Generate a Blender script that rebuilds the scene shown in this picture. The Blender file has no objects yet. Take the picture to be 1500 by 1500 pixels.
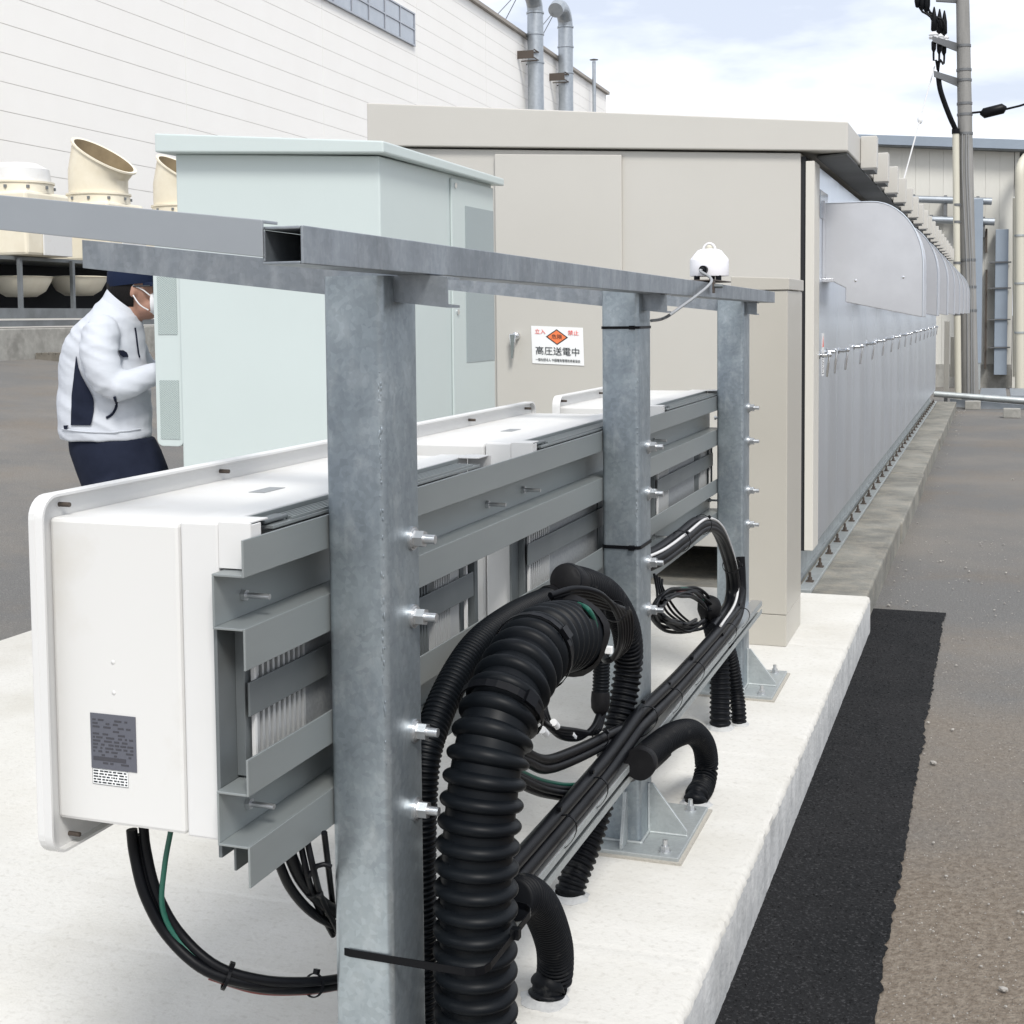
import bpy, bmesh, math, random
from mathutils import Vector, Matrix, noise as mnoise
random.seed(7)
S = bpy.context.scene
COL = S.collection
# ------------------------------------------------------------------ camera
F, PPX, PPY, H = 2000.0, 750.0, 591.0, 1.4
_y = Vector((710.0, 135.0, -F))
_z = Vector((-294.0, (-294.0*-1*_y.x + F*F)/_y.y, F)); _z.y = (294.0*_y.x + F*F)/_y.y
Yc, Zc = _y.normalized(), _z.normalized()
Xc = Yc.cross(Zc)
R3 = Matrix((Xc, Yc, Zc))
CAM = Vector((0, 0, H))
cd = bpy.data.cameras.new('camera'); co = bpy.data.objects.new('camera', cd); COL.objects.link(co)
co.matrix_world = Matrix.Translation(CAM) @ R3.to_4x4()
cd.sensor_width = 36; cd.lens = 36*F/1500; cd.shift_y = -(750-PPY)/1500; cd.clip_start = .02; cd.clip_end = 3000
S.camera = co
S.render.resolution_x = S.render.resolution_y = 1024
def ray(x, y): return R3 @ Vector((x-PPX, PPY-y, -F))
def on(x, y, ax, v):
    d = ray(x, y); return CAM + d*((v-CAM[ax])/d[ax])
def oz(x, y, z): return on(x, y, 2, z)
def ox(x, y, X): return on(x, y, 0, X)
def oy(x, y, Y): return on(x, y, 1, Y)
def od(x, y, d): return CAM + ray(x, y)/F*d
# ------------------------------------------------------------------ world, sun, exposure
W = bpy.data.worlds.new('World'); S.world = W; W.use_nodes = True
nt = W.node_tree; nt.nodes.clear()
N = nt.nodes.new; L = nt.links.new
SUN_EL, SUN_ROT = math.radians(50), math.radians(147)
sky = N('ShaderNodeTexSky'); sky.sky_type = 'NISHITA'; sky.sun_disc = False
sky.sun_elevation = SUN_EL; sky.sun_rotation = SUN_ROT; sky.dust_density = 2; sky.air_density = 1.0
tc = N('ShaderNodeTexCoord'); mp = N('ShaderNodeMapping'); mp.inputs['Scale'].default_value = (1.6, 1.6, 5.5); mp.inputs['Location'].default_value = (.35, .1, .62)
L(tc.outputs['Generated'], mp.inputs['Vector'])
n1 = N('ShaderNodeTexNoise'); n1.inputs['Scale'].default_value = 1.5; n1.inputs['Detail'].default_value = 7; n1.inputs['Roughness'].default_value = .52
L(mp.outputs['Vector'], n1.inputs['Vector'])
r1 = N('ShaderNodeValToRGB'); r1.color_ramp.elements[0].position = .42; r1.color_ramp.elements[1].position = .60
L(n1.outputs['Fac'], r1.inputs['Fac'])
cl = N('ShaderNodeMix'); cl.data_type = 'RGBA'; cl.inputs['A'].default_value = (3.35, 3.6, 4.15, 1); cl.inputs['B'].default_value = (6.9, 7.0, 7.15, 1)
L(r1.outputs['Color'], cl.inputs['Factor'])
mx = N('ShaderNodeMix'); mx.data_type = 'RGBA'; mx.inputs['Factor'].default_value = .9
L(sky.outputs['Color'], mx.inputs['A']); L(cl.outputs['Result'], mx.inputs['B'])
bg = N('ShaderNodeBackground'); bg.inputs['Strength'].default_value = .105
L(mx.outputs['Result'], bg.inputs['Color'])
wo = N('ShaderNodeOutputWorld'); L(bg.outputs['Background'], wo.inputs['Surface'])
sl = bpy.data.lights.new('sun', 'SUN'); sl.energy = 1.5; sl.angle = math.radians(16); sl.color = (1, .97, .92)
so = bpy.data.objects.new('sun', sl); COL.objects.link(so)
sd = Vector((math.sin(SUN_ROT)*math.cos(SUN_EL), math.cos(SUN_ROT)*math.cos(SUN_EL), math.sin(SUN_EL)))
so.rotation_euler = sd.to_track_quat('Z', 'Y').to_euler(); so.location = sd*40
vs = S.view_settings; vs.view_transform = 'Standard'; vs.look = 'None'; vs.gamma = 1; vs.use_curve_mapping = False; vs.exposure = 1.14
S.cycles.max_bounces = 8

# ------------------------------------------------------------------ materials
def mat(name, col, rough=.6, metal=0, var=None, vs_=(4, 1), var2=None, vs2=(30, .5), bump=0, bs=120, rvar=0, stretch=(1, 1, 1), spec=.5, coat=0, detail=6, ramp=(.35, .65), ramp2=(.45, .7)):
    m = bpy.data.materials.new(name); m.use_nodes = True
    t = m.node_tree; b = t.nodes['Principled BSDF']; n = t.nodes.new; l = t.links.new
    b.inputs['Roughness'].default_value = rough; b.inputs['Metallic'].default_value = metal; b.inputs['Specular IOR Level'].default_value = spec
    b.inputs['Coat Weight'].default_value = coat
    c = (*col, 1); b.inputs['Base Color'].default_value = c
    tc = n('ShaderNodeTexCoord'); mp = n('ShaderNodeMapping'); mp.inputs['Scale'].default_value = stretch
    l(tc.outputs['Object'], mp.inputs['Vector'])
    last = None
    def layer(prev, colr, scale, amt, rp):
        nz = n('ShaderNodeTexNoise'); nz.inputs['Scale'].default_value = scale; nz.inputs['Detail'].default_value = detail; nz.inputs['Roughness'].default_value = .6
        l(mp.outputs['Vector'], nz.inputs['Vector'])
        rr = n('ShaderNodeMapRange'); rr.inputs['From Min'].default_value = rp[0]; rr.inputs['From Max'].default_value = rp[1]; rr.inputs['To Max'].default_value = amt
        l(nz.outputs['Fac'], rr.inputs['Value'])
        mm = n('ShaderNodeMix'); mm.data_type = 'RGBA'; l(rr.outputs['Result'], mm.inputs['Factor'])
        if prev is None: mm.inputs['A'].default_value = c
        else: l(prev, mm.inputs['A'])
        mm.inputs['B'].default_value = (*colr, 1)
        l(mm.outputs['Result'], b.inputs['Base Color'])
        return mm.outputs['Result'], nz
    if var:
        last, nz = layer(None, var, vs_[0], vs_[1], ramp)
        if rvar:
            rr = n('ShaderNodeMapRange'); rr.inputs['From Min'].default_value = .3; rr.inputs['From Max'].default_value = .7
            rr.inputs['To Min'].default_value = rough-rvar; rr.inputs['To Max'].default_value = rough+rvar
            l(nz.outputs['Fac'], rr.inputs['Value']); l(rr.outputs['Result'], b.inputs['Roughness'])
    if var2: last, _ = layer(last, var2, vs2[0], vs2[1], ramp2)
    if bump:
        nb = n('ShaderNodeTexNoise'); nb.inputs['Scale'].default_value = bs; nb.inputs['Detail'].default_value = 4
        l(mp.outputs['Vector'], nb.inputs['Vector'])
        bp = n('ShaderNodeBump'); bp.inputs['Strength'].default_value = bump; bp.inputs['Distance'].default_value = .01
        l(nb.outputs['Fac'], bp.inputs['Height']); l(bp.outputs['Normal'], b.inputs['Normal'])
    return m
M = {}
ANI = 0.0; STR = .33
M['slab'] = mat('slab_concrete', (.535, .525, .495), .85, var=(.455, .44, .40), vs_=(1.6, .9), var2=(.37, .355, .32), vs2=(55, .5), bump=.2, bs=90, ramp2=(.53, .72), ramp=(.42, .66))
M['slab_side'] = mat('slab_side_shaded', (.41, .415, .415), .85, var=(.30, .305, .305), vs_=(6, .85), var2=(.52, .52, .51), vs2=(18, .5), bump=.4, bs=50)  # darker than the slab top: the side's shade is put into this colour
M['kerb'] = mat('old_concrete', (.22, .215, .19), .9, var=(.10, .10, .09), vs_=(2.2, .9), var2=(.30, .27, .22), vs2=(9, .5), bump=.6, bs=45)
def ground_mat():
    m = mat('old_asphalt', (.122, .12, .116), .92, var=(.165, .152, .135), vs_=(.7, .9), var2=(.27, .26, .245), vs2=(95, .6), bump=1, bs=120, ramp=(.42, .62), ramp2=(.52, .72))
    t = m.node_tree; b = t.nodes['Principled BSDF']; n = t.nodes.new; l = t.links.new
    tc = n('ShaderNodeTexCoord'); sx = n('ShaderNodeSeparateXYZ'); l(tc.outputs['Object'], sx.inputs[0])
    def nz(sc, d=8):
        k = n('ShaderNodeTexNoise'); k.inputs['Scale'].default_value = sc; k.inputs['Detail'].default_value = d; k.inputs['Roughness'].default_value = .68; l(tc.outputs['Object'], k.inputs['Vector']); return k.outputs['Fac']
    def mth(op, a, bb):
        k = n('ShaderNodeMath'); k.operation = op
        for i, v in enumerate((a, bb)):
            if isinstance(v, (int, float)): k.inputs[i].default_value = v
            else: l(v, k.inputs[i])
        return k.outputs[0]
    # soil washed over the asphalt beside the slab, edge broken by noise
    yy = mth('ADD', sx.outputs[1], mth('MULTIPLY', mth('SUBTRACT', nz(1.6), .5), 5.0)); mr = n('ShaderNodeMapRange'); mr.inputs['From Min'].default_value = 6.8; mr.inputs['From Max'].default_value = 3.6; l(yy, mr.inputs['Value'])
    m2 = n('ShaderNodeMapRange'); m2.inputs['From Min'].default_value = -1.2; m2.inputs['From Max'].default_value = -.6; l(sx.outputs[0], m2.inputs['Value'])
    fac = mth('MULTIPLY', mr.outputs['Result'], m2.outputs['Result'])
    s2 = n('ShaderNodeMapRange'); s2.inputs['From Min'].default_value = .50; s2.inputs['From Max'].default_value = .68; s2.inputs['To Max'].default_value = .6; l(nz(.55), s2.inputs['Value'])
    fac = mth('MAXIMUM', mth('MULTIPLY', fac, .9), s2.outputs['Result'])
    dn = n('ShaderNodeMix'); dn.data_type = 'RGBA'; dn.inputs['A'].default_value = (.118, .09, .064, 1); dn.inputs['B'].default_value = (.22, .185, .145, 1)
    dr = n('ShaderNodeMapRange'); dr.inputs['From Min'].default_value = .38; dr.inputs['From Max'].default_value = .66; l(nz(45), dr.inputs['Value']); l(dr.outputs['Result'], dn.inputs['Factor'])
    mx_ = n('ShaderNodeMix'); mx_.data_type = 'RGBA'; l(fac, mx_.inputs['Factor'])
    src = b.inputs['Base Color'].links[0].from_socket; l(src, mx_.inputs['A']); l(dn.outputs['Result'], mx_.inputs['B']); l(mx_.outputs['Result'], b.inputs['Base Color'])
    return m
M['asphalt'] = ground_mat()
M['patch'] = mat('fresh_asphalt', (.011, .0115, .0125), .85, var=(.017, .017, .018), vs_=(3, .8), var2=(.055, .055, .057), vs2=(130, .75), bump=.8, bs=85, ramp2=(.55, .66), spec=.1)
M['dirt'] = mat('brown_dirt', (.17, .115, .07), .95, var=(.10, .075, .055), vs_=(1.3, .9), var2=(.24, .20, .15), vs2=(120, .5), bump=.9, bs=150)
M['galv'] = mat('galvanised_steel', (.37, .42, .45), .42, .8, var=(.235, .27, .30), vs_=(5.5, .9), var2=(.52, .56, .58), vs2=(30, .4), rvar=.1, detail=12, ramp=(.40, .60), ramp2=(.5, .7), stretch=(1, 1, .55), bump=.03, bs=90)
def spangle(m, amt=.35, sc=75):
    t = m.node_tree; b = t.nodes['Principled BSDF']; n = t.nodes.new; l = t.links.new
    tc = n('ShaderNodeTexCoord'); v = n('ShaderNodeTexVoronoi'); v.inputs['Scale'].default_value = sc; l(tc.outputs['Object'], v.inputs['Vector'])
    sx = n('ShaderNodeSeparateColor'); l(v.outputs['Color'], sx.inputs[0])
    mr = n('ShaderNodeMapRange'); mr.inputs['To Min'].default_value = 1-amt; mr.inputs['To Max'].default_value = 1+amt*.6; l(sx.outputs[0], mr.inputs['Value'])
    src = b.inputs['Base Color'].links[0].from_socket; mm = n('ShaderNodeMix'); mm.data_type = 'RGBA'; mm.blend_type = 'MULTIPLY'; mm.inputs['Factor'].default_value = 1
    l(src, mm.inputs['A']); l(mr.outputs['Result'], mm.inputs['B']); l(mm.outputs['Result'], b.inputs['Base Color'])

M['galv_dark'] = mat('galvanised_beam', (.27, .295, .32), .48, .7, var=(.19, .21, .23), vs_=(8, .8), var2=(.45, .47, .49), vs2=(40, .35), rvar=.08, stretch=(1, 1, .4), detail=9)
M['galv_light'] = mat('galvanised_plate', (.45, .48, .48), .5, .6, var=(.36, .385, .39), vs_=(9, .9), rvar=.08)
spangle(M['galv'], .10, 120); spangle(M['galv_dark'], .07, 130); spangle(M['galv_light'], .07, 130)
M['zincgrey'] = mat('zinc_coated_channel', (.33, .35, .37), .5, .55, var=(.29, .31, .33), vs_=(3, .8))
M['rail'] = mat('coated_rail', (.285, .31, .31), .42, .45, var=(.25, .272, .275), vs_=(6, .8), stretch=(1, .2, 1))
M['bracket'] = mat('dark_bracket', (.16, .175, .18), .5, .4, var=(.13, .145, .15), vs_=(6, .8))
M['bolt'] = mat('bolt_steel', (.55, .56, .57), .35, .9)
M['pcs'] = mat('white_coated_steel', (.62, .62, .615), .42, var=(.59, .59, .58), vs_=(3, .7))
M['pcs_dirty'] = mat('white_coated_dusty', (.62, .618, .605), .45, var=(.49, .46, .40), vs_=(5, .5), ramp=(.52, .78))
M['fin'] = mat('aluminium_fin', (.55, .56, .56), .45, .5)
M['mesh'] = mat('mesh_cover', (.30, .315, .32), .6, .3, var=(.24, .25, .26), vs_=(140, .9))
M['olive'] = mat('olive_bracket', (.20, .215, .18), .55)
M['black'] = mat('black_plastic', (.0026, .0036, .0052), .45, var=(.005, .0066, .0085), vs_=(12, .8), spec=.14)
M['blackdusty'] = mat('black_plastic_dusty', (.0028, .0035, .005), .5, var=(.05, .05, .048), vs_=(30, .8), ramp=(.6, .8), spec=.13)
M['cable'] = mat('black_cable', (.0026, .003, .0043), .42, spec=.16)
M['rubber'] = mat('rubber_cap', (.005, .005, .006), .6, var=(.010, .010, .011), vs_=(20, .8), spec=.15)
M['greenwire'] = mat('green_wire', (.008, .08, .055), .4)
M['redwire'] = mat('red_wire', (.16, .035, .03), .4)
M['whitewire'] = mat('pale_wire', (.55, .55, .55), .4)
M['greywire'] = mat('grey_wire', (.25, .26, .27), .45)
M['beige'] = mat('beige_paint', (.49, .475, .44), .5, var=(.475, .46, .425), vs_=(2.0, .8), bump=.05, bs=300)
M['beige_in'] = mat('beige_trim', (.56, .54, .49), .45)
M['tan'] = mat('tan_paint', (.42, .40, .355), .36, var=(.40, .38, .335), vs_=(2.0, .8), bump=.04, bs=300)
M['green'] = mat('pale_green_paint', (.49, .55, .542), .40, var=(.475, .533, .525), vs_=(2, .8), bump=.03, bs=300)
M['steel'] = mat('stainless', (.79, .83, .88), STR, 1, var=(.72, .755, .80), vs_=(1.5, .6), rvar=.05, bump=.08, bs=2.2, stretch=(3, 3, .25))
_t = M['steel'].node_tree; _b = _t.nodes['Principled BSDF']; _b.inputs['Anisotropic'].default_value = .92
_g = _t.nodes.new('ShaderNodeCombineXYZ'); _g.inputs[2].default_value = 1; _t.links.new(_g.outputs[0], _b.inputs['Tangent']); _b.inputs['Anisotropic Rotation'].default_value = ANI
_t = M['steel'].node_tree; _b = _t.nodes['Principled BSDF']; _b.inputs['Anisotropic'].default_value = .8
_g = _t.nodes.new('ShaderNodeTangent'); _g.direction_type = 'RADIAL'; _g.axis = 'Z'; _t.links.new(_g.outputs[0], _b.inputs['Tangent']); _b.inputs['Anisotropic Rotation'].default_value = ANI
M['hood'] = mat('hood_steel', (.60, .605, .625), .36, .75, var=(.54, .545, .565), vs_=(5, .8), rvar=.05)
M['chrome'] = mat('chrome', (.7, .71, .72), .14, 1)
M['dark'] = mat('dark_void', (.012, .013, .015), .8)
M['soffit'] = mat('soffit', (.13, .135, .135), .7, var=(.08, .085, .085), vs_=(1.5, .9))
M['alc'] = mat('wall_panel', (.85, .835, .805), .8, var=(.83, .812, .78), vs_=(.6, .8), bump=.1, bs=80)
M['joint'] = mat('panel_joint', (.58, .565, .54), .85)
M['trim'] = mat('roof_trim', (.30, .27, .235), .6)
M['frame'] = mat('window_frame', (.36, .38, .42), .4, .4)
M['glass'] = mat('window_glass', (.30, .34, .40), .12, 0, var=(.24, .28, .34), vs_=(1.5, .8), spec=.8)
M['duct'] = mat('spiral_duct', (.40, .43, .46), .42, .7, var=(.32, .35, .38), vs_=(6, .8))
M['rust'] = mat('rusty_bracket', (.075, .06, .05), .7, .2)
M['cream'] = mat('cream_frp', (.74, .69, .57), .5, var=(.66, .60, .47), vs_=(2.5, .8))
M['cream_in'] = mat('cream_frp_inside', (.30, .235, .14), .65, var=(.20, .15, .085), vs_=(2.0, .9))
M['pipe_cream'] = mat('cream_pipe', (.52, .50, .42), .5)
M['steelgrey'] = mat('frame_steel', (.20, .215, .225), .55, .3, var=(.13, .14, .145), vs_=(3, .8))
M['bluegrey'] = mat('bluegrey_duct', (.25, .295, .35), .5, var=(.225, .265, .315), vs_=(1.5, .8))
M['palewall'] = mat('pale_cladding', (.70, .75, .82), .6)
M['shed'] = mat('shed_wall', (.60, .59, .545), .6, var=(.575, .565, .52), vs_=(.8, .8))
M['pole'] = mat('pole_concrete', (.27, .265, .255), .85, var=(.18, .178, .17), vs_=(5, .85), stretch=(1, 1, .15), bump=.2)
M['band'] = mat('pole_band', (.16, .165, .17), .5, .5)
M['porcelain'] = mat('porcelain', (.72, .73, .74), .2)
M['white'] = mat('sensor_white', (.74, .74, .77), .35)
M['paper'] = mat('sign_white', (.80, .81, .81), .5)
M['ink'] = mat('sign_black', (.02, .025, .03), .6)
M['red'] = mat('sign_red', (.75, .10, .08), .6)
M['orange'] = mat('sign_orange', (.80, .20, .07), .6)
M['plate'] = mat('rating_plate', (.115, .12, .145), .4, .3)
M['plateink'] = mat('rating_plate_ink', (.045, .045, .055), .5)
M['skin'] = mat('skin', (.36, .205, .15), .5, var=(.29, .15, .105), vs_=(9, .6))
M['hair'] = mat('hair', (.006, .005, .005), .7, bump=.4, bs=200, stretch=(1, 1, .25), spec=.2)
M['jacket'] = mat('jacket_cloth', (.50, .525, .57), .85, var=(.455, .48, .525), vs_=(5, .7), bump=.3, bs=11, stretch=(1, 1, 2.2))
M['navy'] = mat('navy_cloth', (.007, .010, .022), .9, var=(.012, .016, .032), vs_=(8, .8), bump=.2, bs=30, spec=.2)
M['cap'] = mat('cap_cloth', (.006, .012, .034), .85, spec=.2)
M['mask'] = mat('mask_cloth', (.75, .75, .77), .8)
M['wood'] = mat('weathered_wood', (.19, .175, .15), .85, var=(.12, .11, .09), vs_=(6, .9))
M['lowwall'] = mat('stained_concrete', (.33, .325, .30), .9, var=(.17, .165, .15), vs_=(1.4, .9), var2=(.40, .39, .36), vs2=(7, .6), bump=.3, bs=20)
M['pebble'] = mat('pebble', (.38, .36, .33), .85, var=(.20, .19, .18), vs_=(30, .9))
M['grout'] = mat('plate_grout', (.36, .34, .30), .9, bump=.4)
# perforated vent: dark dots in a staggered grid
def perforated(name, col, hole, sc):
    m = mat(name, col, .5)
    t = m.node_tree; b = t.nodes['Principled BSDF']; n = t.nodes.new; l = t.links.new
    tc = n('ShaderNodeTexCoord'); mp = n('ShaderNodeMapping'); mp.inputs['Rotation'].default_value = (0, 0, 0); mp.inputs['Scale'].default_value = (sc, sc, sc)
    l(tc.outputs['Object'], mp.inputs['Vector'])
    sx = n('ShaderNodeSeparateXYZ'); l(mp.outputs['Vector'], sx.inputs[0])
    def mth(op, a, bb=None):
        k = n('ShaderNodeMath'); k.operation = op
        for i, v in enumerate((a, bb)):
            if v is None: continue
            if isinstance(v, (int, float)): k.inputs[i].default_value = v
            else: l(v, k.inputs[i])
        return k.outputs[0]
    h = mth('ADD', sx.outputs[0], sx.outputs[1])
    a1 = mth('SINE', mth('ADD', h, sx.outputs[2])); a2 = mth('SINE', mth('SUBTRACT', h, sx.outputs[2]))
    v = mth('MULTIPLY', a1, a2)
    g = mth('GREATER_THAN', mth('ABSOLUTE', v), .32)
    mm = n('ShaderNodeMix'); mm.data_type = 'RGBA'; l(g, mm.inputs['Factor']); mm.inputs['A'].default_value = (*col, 1); mm.inputs['B'].default_value = (*hole, 1)
    l(mm.outputs['Result'], b.inputs['Base Color'])
    return m
M['perf'] = perforated('perforated_steel', (.50, .58, .56), (.16, .19, .19), 420)
M['perf_g'] = perforated('perforated_grey', (.36, .41, .42), (.24, .28, .29), 420)
M['perf_dk'] = perforated('perforated_opening', (.42, .44, .42), (.03, .03, .03), 130)

# ------------------------------------------------------------------ mesh helpers
ORG = {}
def link(o, parent=None):
    COL.objects.link(o)
    if parent: o.parent = parent
    return o
def tag(o, label=None, cat=None, group=None, kind=None):
    if label: o['label'] = label
    if cat: o['category'] = cat
    if group: o['group'] = group
    if kind: o['kind'] = kind
    return o
def thing(name, label, cat, loc=(0, 0, 0), group=None):
    o = bpy.data.objects.new(name, None); o.empty_display_size = .1; link(o); o.location = loc; ORG[o.name] = Vector(loc)
    return tag(o, label, cat, group)
class B:
    """collects shapes in world coordinates"""
    def __init__(s): s.bm = bmesh.new(); s.smooth = []
    def quad(s, vs, mi=0):
        f = s.bm.faces.new([s.bm.verts.new(v) for v in vs]); f.material_index = mi; return f
    def box(s, a, b, mi=0):
        x0, y0, z0 = a; x1, y1, z1 = b
        return s.hexa([(x0, y0, z0), (x1, y0, z0), (x1, y1, z0), (x0, y1, z0), (x0, y0, z1), (x1, y0, z1), (x1, y1, z1), (x0, y1, z1)], mi)
    def hexa(s, p, mi=0):
        v = [s.bm.verts.new(q) for q in p]
        for f in ((3, 2, 1, 0), (4, 5, 6, 7), (0, 1, 5, 4), (1, 2, 6, 5), (2, 3, 7, 6), (3, 0, 4, 7)):
            s.bm.faces.new([v[i] for i in f]).material_index = mi
        return s
    def prism(s, poly, axis, a, b, mi=0):
        """poly: list of 2D points in the other two axes (in xyz order), extruded along axis from a to b"""
        def P(q, t):
            if axis == 0: return (t, q[0], q[1])
            if axis == 1: return (q[0], t, q[1])
            return (q[0], q[1], t)
        A = [s.bm.verts.new(P(q, a)) for q in poly]; Bv = [s.bm.verts.new(P(q, b)) for q in poly]
        n = len(poly)
        s.bm.faces.new(A[::-1]).material_index = mi; s.bm.faces.new(Bv).material_index = mi
        for i in range(n): s.bm.faces.new((A[i], A[(i+1) % n], Bv[(i+1) % n], Bv[i])).material_index = mi
        return s
    def cyl(s, p, q, r, r2=None, n=16, cap=True, smooth=True):
        p, q = Vector(p), Vector(q); r2 = r if r2 is None else r2
        d = (q-p).normalized(); u = d.orthogonal().normalized(); w = d.cross(u)
        A = []; Bv = []
        for i in range(n):
            t = 2*math.pi*i/n; e = u*math.cos(t)+w*math.sin(t)
            A.append(s.bm.verts.new(p+e*r)); Bv.append(s.bm.verts.new(q+e*r2))
        for i in range(n):
            f = s.bm.faces.new((A[i], A[(i+1) % n], Bv[(i+1) % n], Bv[i])); f.smooth = smooth
        if cap: s.bm.faces.new(A[::-1]); s.bm.faces.new(Bv)
        return s
    def sweep(s, pts, rad, n=12, cap=True, sx=1.0):
        """tube along points; rad number or list"""
        pts = [Vector(p) for p in pts]; m = len(pts)
        rr = rad if isinstance(rad, (list, tuple)) else [rad]*m
        T = [(pts[min(i+1, m-1)]-pts[max(i-1, 0)]).normalized() for i in range(m)]
        u = T[0].orthogonal().normalized(); rings = []
        for i in range(m):
            u = (u-T[i]*u.dot(T[i])).normalized(); w = T[i].cross(u)
            rings.append([s.bm.verts.new(pts[i]+(u*math.cos(2*math.pi*k/n)+w*math.sin(2*math.pi*k/n)*sx)*rr[i]) for k in range(n)])
        for i in range(m-1):
            for k in range(n):
                f = s.bm.faces.new((rings[i][k], rings[i][(k+1) % n], rings[i+1][(k+1) % n], rings[i+1][k])); f.smooth = True
        if cap:
            s.bm.faces.new(rings[0][::-1]); s.bm.faces.new(rings[-1])
        return s
    def lathe(s, c, prof, n=24, axis=(0, 0, 1), smooth=True):
        d = Vector(axis).normalized(); u = d.orthogonal().normalized(); w = d.cross(u); c = Vector(c); rings = []
        for r, h in prof:
            rings.append([s.bm.verts.new(c+d*h+(u*math.cos(2*math.pi*k/n)+w*math.sin(2*math.pi*k/n))*max(r, 1e-4)) for k in range(n)])
        for i in range(len(rings)-1):
            for k in range(n):
                f = s.bm.faces.new((rings[i][k], rings[i][(k+1) % n], rings[i+1][(k+1) % n], rings[i+1][k])); f.smooth = smooth
        return s
    def sphere(s, c, r, n=12, sc=(1, 1, 1)):
        mtx = Matrix.Translation(c) @ Matrix.Diagonal((r*sc[0], r*sc[1], r*sc[2], 1))
        g = bmesh.ops.create_uvsphere(s.bm, u_segments=n, v_segments=max(6, n*2//3), radius=1, matrix=mtx)
        for v in g['verts']:
            for f in v.link_faces: f.smooth = True
        return s
    def obj(s, name, m, parent=None, bevel=0, seg=2, origin=None):
        me = bpy.data.meshes.new(name)
        root = parent
        while root is not None and root.parent is not None: root = root.parent
        org = ORG.get(root.name, Vector((0, 0, 0))) if root is not None else (Vector(origin) if origin is not None else Vector((0, 0, 0)))
        bmesh.ops.recalc_face_normals(s.bm, faces=s.bm.faces[:])
        if org.length: bmesh.ops.translate(s.bm, verts=s.bm.verts[:], vec=-org)
        s.bm.to_mesh(me); s.bm.free()
        if any(f.use_smooth for f in me.polygons): me.set_sharp_from_angle(angle=math.radians(48))
        for mm in (m if isinstance(m, (list, tuple)) else [m]): me.materials.append(mm)
        o = bpy.data.objects.new(name, me); link(o, parent)
        if parent is None: o.location = org; ORG[o.name] = org
        if bevel:
            bv = o.modifiers.new('bevel', 'BEVEL'); bv.width = bevel; bv.segments = seg; bv.limit_method = 'ANGLE'; bv.angle_limit = math.radians(40); bv.harden_normals = False
        return o
def box(name, a, b, m, parent=None, bevel=0, seg=2, origin=None): return B().box(a, b).obj(name, m, parent, bevel, seg, origin)
def copy_tree(o, parent=None, loc=None):
    c = o.copy(); COL.objects.link(c)
    if parent: c.parent = parent
    if loc is not None: c.location = loc
    for ch in list(o.children): copy_tree(ch, c)
    return c
def spline(pts, step):
    """Catmull-Rom through pts, resampled at even steps"""
    P = [Vector(p) for p in pts]; P = [P[0]*2-P[1]]+P+[P[-1]*2-P[-2]]
    dense = []
    for i in range(1, len(P)-2):
        a, b, c, d = P[i-1:i+3]
        for k in range(40):
            t = k/40
            dense.append(.5*((2*b)+(c-a)*t+(2*a-5*b+4*c-d)*t*t+(3*b-a-3*c+d)*t**3))
    dense.append(P[-2])
    out = [dense[0]]; acc = 0
    for i in range(1, len(dense)):
        seg = (dense[i]-dense[i-1]).length
        while acc+seg >= step:
            t = (step-acc)/seg; q = dense[i-1].lerp(dense[i], t); out.append(q)
            dense[i-1] = q; seg = (dense[i]-q).length; acc = 0
        acc += seg
    return out
def text(s, size, name, m, parent, mtx, width=None):
    c = bpy.data.curves.new('t', 'FONT'); c.body = s; c.size = size; c.align_x = 'CENTER'; c.align_y = 'CENTER'; c.extrude = .0004; c.resolution_u = 2
    o = bpy.data.objects.new('t', c); COL.objects.link(o)
    dg = bpy.context.evaluated_depsgraph_get()
    me = bpy.data.meshes.new_from_object(o.evaluated_get(dg)); me.name = name
    sx = 1.0
    if width:
        w = max(v.co.x for v in me.vertices)-min(v.co.x for v in me.vertices); sx = width/w
    me.transform(mtx @ Matrix.Diagonal((sx, 1, 1, 1)))
    bpy.data.objects.remove(o); bpy.data.curves.remove(c)
    me.materials.clear(); me.materials.append(m)
    o = bpy.data.objects.new(name, me); link(o, parent)
    root = parent
    while root.parent is not None: root = root.parent
    me.transform(Matrix.Translation(-ORG[root.name]))
    return o

# ------------------------------------------------------------------ setting: ground, slab, kerb
GZ = -.18
def gz(x): return GZ if x > -4.12 else min(GZ+.089*(-4.12-x), .82)
b = B(); xs = [-400, -60, -15.4, -8, -4.12, -2, 2, 60, 400]; ys = [-60, 0, 10, 20, 40, 100, 500]
V = [[b.bm.verts.new((x, y, gz(x))) for y in ys] for x in xs]
for i in range(len(xs)-1):
    for j in range(len(ys)-1): b.bm.faces.new((V[i][j], V[i+1][j], V[i+1][j+1], V[i][j+1]))
tag(b.obj('ground', M['asphalt']), kind='structure')
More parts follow.
